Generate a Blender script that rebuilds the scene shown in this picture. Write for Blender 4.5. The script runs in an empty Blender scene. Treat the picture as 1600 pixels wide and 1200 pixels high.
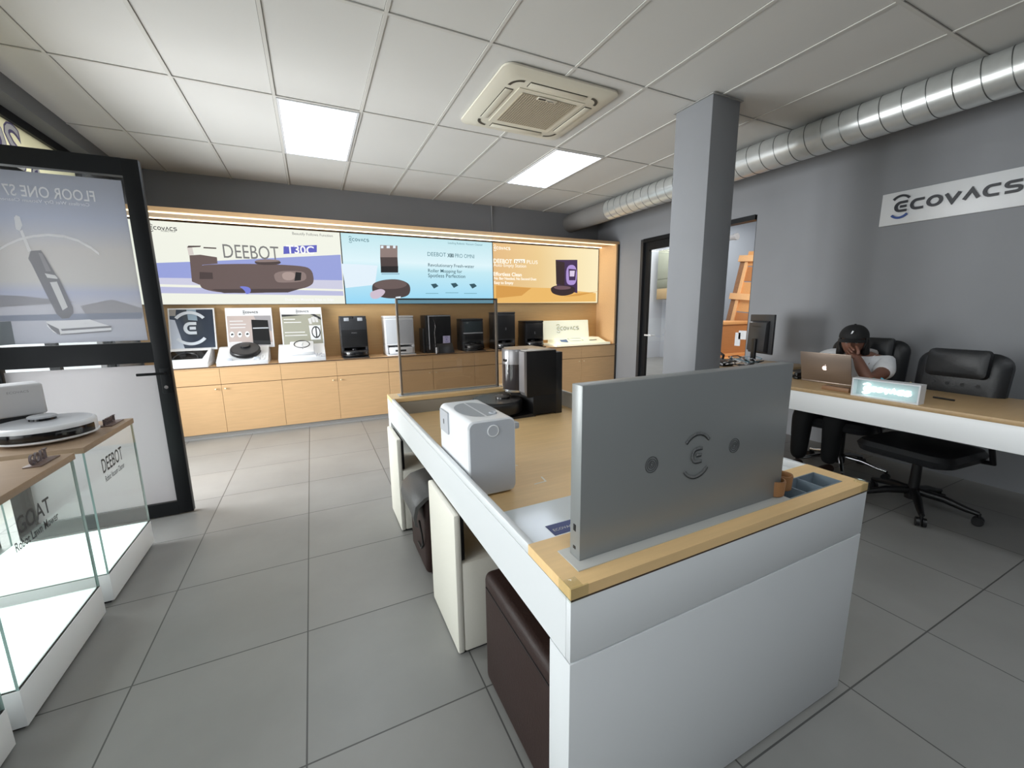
import bpy, bmesh, math, random
from mathutils import Vector, Matrix
random.seed(7)
SC = bpy.context.scene
COL = SC.collection
PI = math.pi

# ------------------------------------------------------------------ camera
CAM_Z = 1.3754
FPX = 640.14
R = Matrix(((0.89991, -0.4359069, -0.01213161), (-0.08774763, -0.15375987, -0.98420438), (0.42715612, 0.88675988, -0.17661984)))
cam_d = bpy.data.cameras.new('camera')
cam_d.sensor_width = 36.0
cam_d.lens = FPX / 1600 * 36
cam_d.clip_start = 0.02
cam = bpy.data.objects.new('camera', cam_d)
COL.objects.link(cam)
rot = Matrix((R[0], -Vector(R[1]), -Vector(R[2]))).transposed()
cam.matrix_world = Matrix.Translation((0, 0, CAM_Z)) @ rot.to_4x4()
SC.camera = cam


def P(u, v, ax, val):
    """the point of the plane x|y|z = val seen at photo pixel (u, v); used to read sizes off the photograph"""
    d = R.transposed() @ Vector(((u - 800) / FPX, (v - 600) / FPX, 1.0))
    c = Vector((0, 0, CAM_Z))
    return c + d * ((val - c[ax]) / d[ax])


# ------------------------------------------------------------------ world, lights, exposure
world = bpy.data.worlds.new('world')
SC.world = world
world.use_nodes = True
wn = world.node_tree.nodes['Background']
wn.inputs[0].default_value = (0.92, 0.96, 1.0, 1)
wn.inputs[1].default_value = 1.2
SC.view_settings.view_transform = 'Standard'
SC.view_settings.look = 'None'
SC.view_settings.exposure = 0.0
SC.view_settings.gamma = 1.0
SC.view_settings.use_curve_mapping = False
SC.cycles.max_bounces = 10
SC.cycles.diffuse_bounces = 5
SC.cycles.transparent_max_bounces = 24
SC.cycles.sample_clamp_indirect = 6.0
SC.cycles.caustics_reflective = False
SC.cycles.caustics_refractive = False
try:
    SC.cycles.use_denoising = True
except Exception:
    pass


def area(name, loc, direction, sx, sy, power, col=(1, 1, 1), spread=180):
    d = bpy.data.lights.new(name, 'AREA')
    d.shape = 'RECTANGLE'
    d.size, d.size_y = sx, sy
    d.energy = power
    d.spread = math.radians(spread)
    d.color = col
    o = bpy.data.objects.new(name, d)
    COL.objects.link(o)
    o.location = loc
    o.rotation_euler = Vector(direction).to_track_quat('-Z', 'Z').to_euler()
    return o


# daylight falling through the open shop door, the panes of the shopfront and into the store behind
area('daylight_door', (-2.5, 4.05, 1.25), (1, -0.10, -0.06), 1.9, 2.1, 165, (0.97, 0.985, 1.0), 122)
area('daylight_panes', (-2.5, 0.7, 1.25), (1, 0.05, -0.08), 5.0, 2.0, 68, (0.97, 0.985, 1.0), 125)
area('daylight_store', (5.7, 3.3, 3.1), (0.3, 0.55, -0.8), 1.6, 1.6, 75, (1.0, 0.95, 0.88))
area('store_fill_light', (7.6, 7.6, 3.3), (0, 0, -1), 2.0, 2.0, 80, (1.0, 1.0, 0.98))  # unseen fill lamp added to brighten the back of the store


# ------------------------------------------------------------------ materials
def lin(c):
    return tuple(((x / 255) / 12.92 if x / 255 <= 0.04045 else ((x / 255 + 0.055) / 1.055) ** 2.4) for x in c) + (1.0,)


MATS = {}


def mat(name, rgb=(200, 200, 200), rough=0.5, metal=0.0, emit=0.0, spec=0.5, noise=0.0, nscale=40.0, bump=0.0, trans=0.0):
    if name in MATS:
        return MATS[name]
    m = bpy.data.materials.new(name)
    MATS[name] = m
    m.use_nodes = True
    nt = m.node_tree
    b = nt.nodes['Principled BSDF']
    c = lin(rgb)
    b.inputs['Base Color'].default_value = c
    b.inputs['Roughness'].default_value = rough
    b.inputs['Metallic'].default_value = metal
    b.inputs['Specular IOR Level'].default_value = spec
    if emit:
        b.inputs['Emission Color'].default_value = c
        b.inputs['Emission Strength'].default_value = emit
    if noise or bump:
        tc = nt.nodes.new('ShaderNodeTexCoord')
        nz = nt.nodes.new('ShaderNodeTexNoise')
        nz.inputs['Scale'].default_value = nscale
        nz.inputs['Detail'].default_value = 5
        nt.links.new(tc.outputs['Object'], nz.inputs['Vector'])
        if noise:
            rp = nt.nodes.new('ShaderNodeMapRange')
            rp.inputs['From Min'].default_value = 0.3
            rp.inputs['From Max'].default_value = 0.7
            rp.inputs['To Min'].default_value = 1 - noise
            rp.inputs['To Max'].default_value = 1 + noise
            mx = nt.nodes.new('ShaderNodeMix')
            mx.data_type = 'RGBA'
            mx.blend_type = 'MULTIPLY'
            mx.inputs['Factor'].default_value = 1
            mx.inputs['A'].default_value = c
            nt.links.new(nz.outputs['Fac'], rp.inputs['Value'])
            nt.links.new(rp.outputs['Result'], mx.inputs['B'])
            nt.links.new(mx.outputs['Result'], b.inputs['Base Color'])
        if bump:
            bp = nt.nodes.new('ShaderNodeBump')
            bp.inputs['Strength'].default_value = bump
            bp.inputs['Distance'].default_value = 0.004
            nt.links.new(nz.outputs['Fac'], bp.inputs['Height'])
            nt.links.new(bp.outputs['Normal'], b.inputs['Normal'])
    return m


def wood(name, rgb, rough=0.45, stretch=(1.5, 18, 18), amount=0.06):
    if name in MATS:
        return MATS[name]
    m = mat(name, rgb, rough)
    nt = m.node_tree
    b = nt.nodes['Principled BSDF']
    tc = nt.nodes.new('ShaderNodeTexCoord')
    mp = nt.nodes.new('ShaderNodeMapping')
    mp.inputs['Scale'].default_value = stretch
    nz = nt.nodes.new('ShaderNodeTexNoise')
    nz.inputs['Scale'].default_value = 3.0
    nz.inputs['Detail'].default_value = 6
    rp = nt.nodes.new('ShaderNodeMapRange')
    rp.inputs['From Min'].default_value = 0.25
    rp.inputs['From Max'].default_value = 0.75
    rp.inputs['To Min'].default_value = 1 - amount
    rp.inputs['To Max'].default_value = 1 + amount
    mx = nt.nodes.new('ShaderNodeMix')
    mx.data_type = 'RGBA'
    mx.blend_type = 'MULTIPLY'
    mx.inputs['Factor'].default_value = 1
    mx.inputs['A'].default_value = lin(rgb)
    L = nt.links.new
    L(tc.outputs['Object'], mp.inputs['Vector'])
    L(mp.outputs['Vector'], nz.inputs['Vector'])
    L(nz.outputs['Fac'], rp.inputs['Value'])
    L(rp.outputs['Result'], mx.inputs['B'])
    L(mx.outputs['Result'], b.inputs['Base Color'])
    return m


def thin_glass(name, tint=(0.93, 0.97, 0.955), gloss=1.0):
    """a pane: lets light straight through with a tint and mirrors by Fresnel"""
    if name in MATS:
        return MATS[name]
    m = bpy.data.materials.new(name)
    MATS[name] = m
    m.use_nodes = True
    nt = m.node_tree
    nt.nodes.clear()
    o = nt.nodes.new('ShaderNodeOutputMaterial')
    t = nt.nodes.new('ShaderNodeBsdfTransparent')
    t.inputs[0].default_value = (*tint, 1)
    g = nt.nodes.new('ShaderNodeBsdfGlossy')
    g.inputs['Roughness'].default_value = 0.02
    g.inputs['Color'].default_value = (gloss, gloss, gloss, 1)
    f = nt.nodes.new('ShaderNodeFresnel')
    f.inputs[0].default_value = 1.45
    mx = nt.nodes.new('ShaderNodeMixShader')
    ge = nt.nodes.new('ShaderNodeNewGeometry')
    fm_ = nt.nodes.new('ShaderNodeMath')
    fm_.operation = 'MULTIPLY'
    iv = nt.nodes.new('ShaderNodeMath')
    iv.operation = 'SUBTRACT'
    iv.inputs[0].default_value = 1.0
    nt.links.new(ge.outputs['Backfacing'], iv.inputs[1])   # a slab mirrors on its outer face only
    nt.links.new(f.outputs[0], fm_.inputs[0])
    nt.links.new(iv.outputs[0], fm_.inputs[1])
    nt.links.new(fm_.outputs[0], mx.inputs[0])
    nt.links.new(t.outputs[0], mx.inputs[1])
    nt.links.new(g.outputs[0], mx.inputs[2])
    nt.links.new(mx.outputs[0], o.inputs[0])
    return m


def film(name, rgb, translucency=0.55, rough=0.35, stops=None):
    """a printed vinyl film on glass: part diffuse, part translucent; stops = print bands along object z"""
    if name in MATS:
        return MATS[name]
    m = bpy.data.materials.new(name)
    MATS[name] = m
    m.use_nodes = True
    nt = m.node_tree
    nt.nodes.clear()
    L = nt.links.new
    o = nt.nodes.new('ShaderNodeOutputMaterial')
    d = nt.nodes.new('ShaderNodeBsdfDiffuse')
    t = nt.nodes.new('ShaderNodeBsdfTranslucent')
    g = nt.nodes.new('ShaderNodeBsdfGlossy')
    g.inputs['Roughness'].default_value = rough
    m1 = nt.nodes.new('ShaderNodeMixShader')
    m1.inputs[0].default_value = translucency
    m2 = nt.nodes.new('ShaderNodeMixShader')
    m2.inputs[0].default_value = 0.04
    if stops:
        tc = nt.nodes.new('ShaderNodeTexCoord')
        sp = nt.nodes.new('ShaderNodeSeparateXYZ')
        mr = nt.nodes.new('ShaderNodeMapRange')
        mr.inputs['From Min'].default_value = stops[0][0]
        mr.inputs['From Max'].default_value = stops[-1][0]
        cr = nt.nodes.new('ShaderNodeValToRGB')
        z0, z1 = stops[0][0], stops[-1][0]
        els = cr.color_ramp.elements
        els[0].position, els[0].color = 0, lin(stops[0][1])
        els[1].position, els[1].color = 1, lin(stops[-1][1])
        for z, c in stops[1:-1]:
            e = els.new((z - z0) / (z1 - z0))
            e.color = lin(c)
        L(tc.outputs['Object'], sp.inputs[0])
        L(sp.outputs['Z'], mr.inputs['Value'])
        L(mr.outputs['Result'], cr.inputs['Fac'])
        L(cr.outputs['Color'], d.inputs['Color'])
        L(cr.outputs['Color'], t.inputs['Color'])
    else:
        d.inputs['Color'].default_value = lin(rgb)
        t.inputs['Color'].default_value = lin(rgb)
    L(d.outputs[0], m1.inputs[1])
    L(t.outputs[0], m1.inputs[2])
    L(m1.outputs[0], m2.inputs[1])
    L(g.outputs[0], m2.inputs[2])
    L(m2.outputs[0], o.inputs[0])
    return m


def grid_mat(name, tile_a, tile_b, grout, bw, bh, mortar, ox, oy, rough, noise_amt=0.06, nscale=1.6, bump=0.15):
    m = mat(name, tile_a, rough)
    nt = m.node_tree
    b = nt.nodes['Principled BSDF']
    L = nt.links.new
    tc = nt.nodes.new('ShaderNodeTexCoord')
    mp = nt.nodes.new('ShaderNodeMapping')
    mp.inputs['Location'].default_value = (-ox, -oy, 0)
    br = nt.nodes.new('ShaderNodeTexBrick')
    br.offset = 0.0
    br.squash = 1.0
    br.inputs['Color1'].default_value = lin(tile_a)
    br.inputs['Color2'].default_value = lin(tile_b)
    br.inputs['Mortar'].default_value = lin(grout)
    br.inputs['Scale'].default_value = 1.0
    br.inputs['Mortar Size'].default_value = mortar
    br.inputs['Mortar Smooth'].default_value = 0.0
    br.inputs['Brick Width'].default_value = bw
    br.inputs['Row Height'].default_value = bh
    nz = nt.nodes.new('ShaderNodeTexNoise')
    nz.inputs['Scale'].default_value = nscale
    nz.inputs['Detail'].default_value = 8
    nz.inputs['Roughness'].default_value = 0.6
    rp = nt.nodes.new('ShaderNodeMapRange')
    rp.inputs['From Min'].default_value = 0.3
    rp.inputs['From Max'].default_value = 0.7
    rp.inputs['To Min'].default_value = 1 - noise_amt
    rp.inputs['To Max'].default_value = 1 + noise_amt
    mx = nt.nodes.new('ShaderNodeMix')
    mx.data_type = 'RGBA'
    mx.blend_type = 'MULTIPLY'
    mx.inputs['Factor'].default_value = 1
    bp = nt.nodes.new('ShaderNodeBump')
    bp.inputs['Strength'].default_value = bump
    bp.inputs['Distance'].default_value = 0.003
    bp.invert = True
    L(tc.outputs['Object'], mp.inputs[0])
    L(mp.outputs[0], br.inputs['Vector'])
    L(tc.outputs['Object'], nz.inputs['Vector'])
    L(nz.outputs['Fac'], rp.inputs['Value'])
    L(br.outputs['Color'], mx.inputs['A'])
    L(rp.outputs['Result'], mx.inputs['B'])
    L(mx.outputs['Result'], b.inputs['Base Color'])
    L(br.outputs['Fac'], bp.inputs['Height'])
    L(bp.outputs['Normal'], b.inputs['Normal'])
    return m


WHITE = mat('white_laminate', (214, 217, 219), 0.35)
DWHITE = mat('white_laminate_lightened', (243, 245, 246), 0.35)  # the same white, lightened to make up for weak light on desk and plinths
WHITEP = mat('white_plastic', (224, 226, 229), 0.3)
GREYP = mat('pale_grey_plastic', (180, 184, 191), 0.35)
BLACKP = mat('black_plastic', (20, 20, 22), 0.35)
BLACKG = mat('black_gloss', (14, 14, 16), 0.12)
BLACKM = mat('black_aluminium', (20, 22, 25), 0.45, spec=0.25)
DGREY = mat('dark_grey_plastic', (48, 49, 52), 0.35)
CHROME = mat('chrome', (205, 207, 210), 0.15, 1.0)
ALU = mat('brushed_aluminium', (176, 178, 180), 0.38, 0.6)
BEECH = wood('beech_laminate', (206, 168, 124), 0.4)
BEECHD = wood('beech_recess', (205, 168, 118), 0.4)
OAKTOP = wood('oak_counter', (232, 196, 142), 0.4)
DESKTOP = wood('desk_oak', (184, 154, 112), 0.4)
PLINTHTOP = wood('plinth_oak', (160, 136, 112), 0.45)
DARKEDGE = mat('dark_edge', (70, 52, 38), 0.5)
WALLM = mat('grey_paint', (136, 138, 142), 0.75, noise=0.02, nscale=3)
LEATHER = mat('brown_leather', (44, 29, 26), 0.5, spec=0.3, noise=0.06, nscale=120, bump=0.25)
BLEATHER = mat('black_leather', (20, 22, 26), 0.42, noise=0.08, nscale=90, bump=0.2)
WLEATHER = mat('cream_leather', (222, 219, 208), 0.45, noise=0.01, nscale=100, bump=0.12)
GLASS = thin_glass('clear_glass', (.985, .996, .99))
GLASSE = mat('glass_edge', (150, 176, 172), 0.2)
CREAMP = mat('cream_plastic', (216, 212, 196), 0.4)
GALV = mat('galvanised_steel', (206, 209, 208), 0.30, 0.55, noise=0.05, nscale=14)


# ------------------------------------------------------------------ mesh builder
class MB:
    def __init__(self):
        self.v, self.f, self.m, self.s = [], [], [], []
        self.mats = []

    def mi(self, m):
        if m not in self.mats:
            self.mats.append(m)
        return self.mats.index(m)

    def add(self, vs, fs, m, smooth=False):
        k = len(self.v)
        self.v += [tuple(p) for p in vs]
        i = self.mi(m)
        for f in fs:
            self.f.append([a + k for a in f])
            self.m.append(i)
            self.s.append(smooth)
        return self

    def addbm(self, bm, m, smooth=False, mx=None):
        bm.verts.ensure_lookup_table()
        if mx is not None:
            bmesh.ops.transform(bm, matrix=mx, verts=bm.verts)
        bm.verts.index_update()
        self.add([v.co[:] for v in bm.verts], [[v.index for v in f.verts] for f in bm.faces], m, smooth)
        bm.free()
        return self

    def box(self, x0, x1, y0, y1, z0, z1, m, bev=0.0, seg=2, mx=None):
        bm = bmesh.new()
        bmesh.ops.create_cube(bm, size=1.0)
        for v in bm.verts:
            v.co = Vector((x0 + (v.co.x + .5) * (x1 - x0), y0 + (v.co.y + .5) * (y1 - y0), z0 + (v.co.z + .5) * (z1 - z0)))
        if bev:
            bmesh.ops.bevel(bm, geom=bm.edges[:], offset=bev, segments=seg, profile=0.5, affect='EDGES')
        return self.addbm(bm, m, bool(bev), mx)

    def prism(self, poly, a0, a1, axis, m, bev=0.0, mx=None):
        """poly in the two other axes (in x,y,z order), extruded along axis from a0 to a1"""
        bm = bmesh.new()

        def p3(p, a):
            q = list(p)
            q.insert(axis, a)
            return q
        lo = [bm.verts.new(p3(p, a0)) for p in poly]
        hi = [bm.verts.new(p3(p, a1)) for p in poly]
        n = len(poly)
        bm.faces.new(lo)
        bm.faces.new(hi)
        for i in range(n):
            bm.faces.new((lo[i], lo[(i + 1) % n], hi[(i + 1) % n], hi[i]))
        bmesh.ops.recalc_face_normals(bm, faces=bm.faces[:])
        if bev:
            bmesh.ops.bevel(bm, geom=bm.edges[:], offset=bev, segments=2, profile=0.5, affect='EDGES')
        return self.addbm(bm, m, bool(bev), mx)

    def lathe(self, prof, c, m, n=32, axis=2, arc=(0, 2 * PI)):
        """prof = [(r, h)...] turned about an axis through c"""
        vs, fs = [], []
        full = abs(arc[1] - arc[0] - 2 * PI) < 1e-6
        k = n if full else n + 1
        for r, h in prof:
            for i in range(k):
                a = arc[0] + (arc[1] - arc[0]) * i / n
                q = [r * math.cos(a), r * math.sin(a)]
                q.insert(axis, h)
                vs.append((c[0] + q[0], c[1] + q[1], c[2] + q[2]))
        for j in range(len(prof) - 1):
            for i in range(n if full else n):
                i2 = (i + 1) % k
                fs.append((j * k + i, j * k + i2, (j + 1) * k + i2, (j + 1) * k + i))
        if prof[0][0] > 1e-6 and full:
            fs.append(tuple(range(k))[::-1])
        if prof[-1][0] > 1e-6 and full:
            fs.append(tuple((len(prof) - 1) * k + i for i in range(k)))
        self.add(vs, fs, m, True)
        return self

    def cyl(self, c, r, h, m, axis=2, n=24, bev=0.0):
        pr = [(r, 0), (r, h)]
        if bev:
            pr = [(r - bev, 0), (r, bev), (r, h - bev), (r - bev, h)]
        return self.lathe(pr, c, m, n, axis)

    def tube(self, pts, r, m, n=10, closed=False):
        pts = [Vector(p) for p in pts]
        vs, fs = [], []
        K = len(pts)
        up = None
        for i, p in enumerate(pts):
            a = pts[(i - 1) % K] if (closed or i > 0) else p
            b = pts[(i + 1) % K] if (closed or i < K - 1) else p
            d = (b - a).normalized()
            if up is None:
                up = Vector((0, 0, 1)) if abs(d.z) < 0.9 else Vector((1, 0, 0))
            s = d.cross(up).normalized()
            up = s.cross(d).normalized()
            rr = r[i] if isinstance(r, (list, tuple)) else r
            for j in range(n):
                t = 2 * PI * j / n
                vs.append(p + s * (rr * math.cos(t)) + up * (rr * math.sin(t)))
        for i in range(K if closed else K - 1):
            i2 = (i + 1) % K
            for j in range(n):
                j2 = (j + 1) % n
                fs.append((i * n + j, i * n + j2, i2 * n + j2, i2 * n + j))
        if not closed:
            fs.append(tuple(range(n))[::-1])
            fs.append(tuple((K - 1) * n + j for j in range(n)))
        return self.add(vs, fs, m, True)

    def poly(self, pts, m):
        return self.add(pts, [list(range(len(pts)))], m)

    def build(self, name, parent=None, world=True):
        me = bpy.data.meshes.new(name)
        vs = self.v
        if parent is not None and world:
            inv = wm(parent).inverted()
            vs = [tuple(inv @ Vector(p)) for p in vs]
        elif parent is None and world is True:
            # origin at the thing's base
            xs, ys, zs = zip(*vs)
            o = Vector(((min(xs) + max(xs)) / 2, (min(ys) + max(ys)) / 2, min(zs)))
            vs = [tuple(Vector(p) - o) for p in vs]
        me.from_pydata(vs, [], self.f)
        for m in self.mats:
            me.materials.append(m)
        me.polygons.foreach_set('material_index', self.m)
        me.polygons.foreach_set('use_smooth', self.s)
        me.update()
        if any(self.s):
            try:
                me.set_sharp_from_angle(angle=math.radians(38))
            except Exception:
                pass
        ob = bpy.data.objects.new(name, me)
        COL.objects.link(ob)
        if parent is not None:
            ob.parent = parent
        elif world is True:
            ob.location = o
        return ob


def wm(o):
    m = Matrix.LocRotScale(o.location, o.rotation_euler, o.scale)
    return wm(o.parent) @ m if o.parent else m


def tag(o, label=None, cat=None, group=None, kind=None):
    if label:
        o['label'] = label
    if cat:
        o['category'] = cat
    if group:
        o['group'] = group
    if kind:
        o['kind'] = kind
    return o


def thing(name, label, cat, loc=(0, 0, 0), rz=0.0, group=None):
    o = bpy.data.objects.new(name, None)
    COL.objects.link(o)
    o.location = loc
    o.rotation_euler = (0, 0, rz)
    o.empty_display_size = 0.1
    return tag(o, label, cat, group)


def struct(mb, name, parent=None):
    o = mb.build(name, parent, world='abs' if parent is None else True)
    if parent is None:
        o['kind'] = 'structure'
    return o


def dup(root, loc, rz=None, label=None):
    def cp(o, par):
        c = o.copy()
        COL.objects.link(c)
        c.parent = par
        for ch in [x for x in bpy.data.objects if x.parent == o]:
            cp(ch, c)
        return c
    r = cp(root, None)
    r.location = loc
    if rz is not None:
        r.rotation_euler = (0, 0, rz)
    if label:
        r['label'] = label
    return r


# ------------------------------------------------------------------ lettering
def text_geo(body, extrude=0.0, bold=0.0, spacing=1.0):
    cu = bpy.data.curves.new('t', 'FONT')
    cu.body = body
    cu.size = 1.0
    cu.extrude = extrude
    cu.offset = bold
    cu.space_character = spacing
    cu.resolution_u = 3
    o = bpy.data.objects.new('t', cu)
    COL.objects.link(o)
    dg = bpy.context.evaluated_depsgraph_get()
    ev = o.evaluated_get(dg)
    me = ev.to_mesh()
    vs = [v.co.copy() for v in me.vertices]
    fs = [list(p.vertices) for p in me.polygons]
    ev.to_mesh_clear()
    bpy.data.objects.remove(o)
    bpy.data.curves.remove(cu)
    return vs, fs


def put_text(mb, body, m, o, ud, vd, w=None, h=None, extrude=0.0, bold=0.0, spacing=1.0, align='L'):
    """text with its lower-left corner at o, running along ud, standing along vd; scaled to width w or cap height h"""
    vs, fs = text_geo(body, 0.0, bold, spacing)
    if not vs:
        return
    x0 = min(v.x for v in vs)
    x1 = max(v.x for v in vs)
    y0 = min(v.y for v in vs)
    y1 = max(v.y for v in vs)
    sx = w / (x1 - x0) if w else h / (y1 - y0)
    sy = h / (y1 - y0) if h else sx
    ud, vd = Vector(ud).normalized(), Vector(vd).normalized()
    n = ud.cross(vd)
    o = Vector(o)
    off = {'L': 0, 'C': -(x1 - x0) * sx / 2, 'R': -(x1 - x0) * sx}[align]
    base = [o + ud * ((v.x - x0) * sx + off) + vd * ((v.y - y0) * sy) for v in vs]
    if extrude:
        top = [p + n * extrude for p in base]
        k = len(base)
        edges = {}
        for f in fs:
            for i in range(len(f)):
                a, b = f[i], f[(i + 1) % len(f)]
                edges[(a, b)] = edges.get((a, b), 0) + 1
        side = [(a, b, b + k, a + k) for (a, b) in edges if (b, a) not in edges]
        mb.add(base + top, [[i + k for i in f] for f in fs] + side, m)
    else:
        mb.add(base, fs, m)


# the strokes of the maker's wordmark, drawn on a unit grid (each letter about 1 wide, 1 tall)
def arc(cx, cy, rx, ry, a0, a1, n=10):
    return [(cx + rx * math.cos(math.radians(a0 + (a1 - a0) * i / n)), cy + ry * math.sin(math.radians(a0 + (a1 - a0) * i / n))) for i in range(n + 1)]


def glyph(ch):
    if ch == 'E':
        return [[(1.0, 1.0), (.45, 1.0)] + arc(.45, .5, .42, .5, 90, 270, 10) + [(.98, 0)], [(.40, .5), (.93, .5)]]
    if ch == 'C':
        return [[(1.0, 1.0), (.45, 1.0)] + arc(.45, .5, .42, .5, 90, 270, 10) + [(.98, 0)]]
    if ch == 'O':
        return [arc(.5, .5, .5, .5, 0, 360, 20)]
    if ch == 'V':
        return [[(0, 1), (.5, 0), (1, 1)]]
    if ch == 'A':
        return [[(0, 0), (.5, 1), (1, 0)]]
    if ch == 'S':
        return [[(1.0, 1.0), (.35, 1.0)] + arc(.33, .76, .28, .24, 90, 270, 8) + [(.7, .5)] + arc(.70, .25, .28, .25, 90, -90, 8) + [(.02, 0)]]
    return []


def ribbon(mb, pts, w, m, o, ud, vd, s, th):
    """a flat stroke of width w along pts, s scales the unit grid, th its thickness along the face normal"""
    ud, vd = Vector(ud).normalized(), Vector(vd).normalized()
    n = ud.cross(vd)
    o = Vector(o)
    pts = [Vector((p[0] * s[0], p[1] * s[1])) for p in pts]
    q = [pts[0]]
    for p in pts[1:]:
        if (p - q[-1]).length > 1e-5:
            q.append(p)
    pts = q
    closed = (pts[0] - pts[-1]).length < 1e-4
    K = len(pts)
    Lp, Rp = [], []
    for i in range(K):
        a = pts[i - 1] if i > 0 else (pts[-2] if closed else pts[0])
        b = pts[i + 1] if i < K - 1 else (pts[1] if closed else pts[-1])
        d1 = (pts[i] - a)
        d2 = (b - pts[i])
        if d1.length < 1e-6:
            d1 = d2
        if d2.length < 1e-6:
            d2 = d1
        d1.normalize()
        d2.normalize()
        t = (d1 + d2)
        t = t.normalized() if t.length > 1e-4 else d1
        nr = Vector((-t.y, t.x))
        c = max(0.45, nr.dot(Vector((-d1.y, d1.x))))
        Lp.append(pts[i] + nr * (w / 2 / c))
        Rp.append(pts[i] - nr * (w / 2 / c))
    vs, fs = [], []
    for i in range(K):
        for pp in (Lp[i], Rp[i]):
            b3 = o + ud * pp.x + vd * pp.y
            vs.append(b3)
            vs.append(b3 + n * th)
    for i in range(K - 1):
        a, b = 4 * i, 4 * (i + 1)
        fs.append((a + 1, a + 3, b + 3, b + 1))
        if th > 0.0004:
            fs.append((a, a + 1, b + 1, b))
            fs.append((a + 3, a + 2, b + 2, b + 3))
    if th > 0.0004 and not closed:
        fs.append((0, 2, 3, 1))
        e = 4 * (K - 1)
        fs.append((e, e + 1, e + 3, e + 2))
    mb.add(vs, fs, m)


def wordmark(mb, m, o, ud, vd, w, h, th=0.0003, m2=None, stroke=0.20, arcs=True):
    """round-E wordmark with an arc above and a bow below the first letter; o = lower left of the letters"""
    word = 'ECOVACS'
    h = min(h, w / 8.0)
    adv = w / (len(word) * 1.0 + (len(word) - 1) * 0.36)
    x = 0
    ud, vd = Vector(ud).normalized(), Vector(vd).normalized()
    for i, ch in enumerate(word):
        for st in glyph(ch):
            ribbon(mb, st, stroke * h, m, Vector(o) + ud * x, ud, vd, (adv, h), th)
        x += adv * 1.36
    if arcs:
        ribbon(mb, arc(.42, .50, .95 * 1.0, 1.30, 135, 45, 12), stroke * h * .85, m, o, ud, vd, (adv, h), th)
        ribbon(mb, arc(.42, .50, .95 * 1.0, 1.30, 225, 315, 12), stroke * h * .85, m2 or m, o, ud, vd, (adv, h), th)


def emblem(mb, m, c, ud, vd, h, th=0.002, stroke=0.11):
    """the round E between its two bows, c = centre, h = overall height"""
    ud, vd = Vector(ud).normalized(), Vector(vd).normalized()
    s = h * 0.30
    o = Vector(c) - ud * (s * .48) - vd * (s * .5)
    for st in glyph('E'):
        ribbon(mb, st, stroke * h * .62, m, o, ud, vd, (s, s), th)
    cc = Vector(c)
    ribbon(mb, arc(0, 0, .46, .50, 140, 40, 14), stroke * h * .6, m, cc, ud, vd, (h, h), th)
    ribbon(mb, arc(0, 0, .46, .50, 220, 320, 14), stroke * h * .6, m, cc, ud, vd, (h, h), th)


X, Y, Z = Vector((1, 0, 0)), Vector((0, 1, 0)), Vector((0, 0, 1))

# ================================================================== THE SETTING
HC = 2.931
XL, XR, YB, YF = -1.80, 4.60, 6.04, -3.2

m_floor = grid_mat('floor_tiles', (136, 136, 134), (142, 141, 138), (76, 76, 75), 0.597, 0.60, 0.0028, -0.73, 1.218 - 6.0, 0.38, 0.10, 1.5, 0.3)
fl = MB().box(XL - 0.2, 9.2, YF, 9.0, -0.1, 0.0, m_floor)
struct(fl, 'floor')

m_ceil = grid_mat('ceiling_tiles', (211, 211, 208), (213, 213, 210), (124, 123, 118), 0.60, 1.20, 0.013, -1.3013, 2.5164 - 6.0, 0.8, 0.012, 2.0, 0.0)
ce = MB()
ce.box(XL - 0.05, XR + 0.1, YF, YB + 0.05, HC + 0.006, HC + 0.1, m_ceil)
BAR = mat('ceiling_grid', (206, 205, 200), 0.6)
k = -1
while -1.3013 + 0.6 * k < XR:
    x = -1.3013 + 0.6 * k
    if x > XL:
        ce.box(x - 0.010, x + 0.010, YF, YB, HC, HC + 0.008, BAR)
    k += 1
for k in range(-4, 4):
    y = 2.5164 + 1.2 * k
    if y > YF:
        ce.box(XL, XR, y - 0.010, y + 0.010, HC - 0.0006, HC + 0.008, BAR)
struct(ce, 'ceiling')

struct(MB().box(-12, XL - 0.2, -9, 14, -0.12, -0.02, mat('pavement', (170, 168, 162), .8, noise=.06, nscale=2)), 'ground_outside')
w = MB().box(XL - 0.2, XR + 0.2, YB, YB + 0.15, 0, HC + 0.1, WALLM)
struct(w, 'wall_back')
w = MB().box(XL - 0.2, XR + 0.2, YF - 0.15, YF, 0, HC + 0.1, WALLM)
struct(w, 'wall_front')
# right wall with the doorway into the store
DY0, DY1, DZ = 3.16, 4.97, 2.40
w = MB()
w.box(XR, XR + 0.15, YF, DY0, 0, HC + 0.1, WALLM)
w.box(XR, XR + 0.15, DY1, YB, 0, HC + 0.1, WALLM)
w.box(XR, XR + 0.15, DY0, DY1, DZ, HC + 0.1, WALLM)
struct(w, 'wall_right')
# left shopfront: solid end piece, head over the glazing
w = MB()
w.box(XL - 0.12, XL + 0.02, 5.42, YB, 0, HC + 0.1, WALLM)
w.box(XL - 0.12, XL + 0.02, YF, -2.4, 0, HC + 0.1, WALLM)
w.box(XL - 0.12, XL, -2.4, 5.42, 2.815, HC + 0.1, WALLM)
struct(w, 'wall_left')
w = MB().box(XL, -1.67, YF, YB, 2.815, HC + 0.006, mat('bulkhead_paint', (112, 114, 117), 0.7))
struct(w, 'trim_1')

FR = BLACKM


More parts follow.
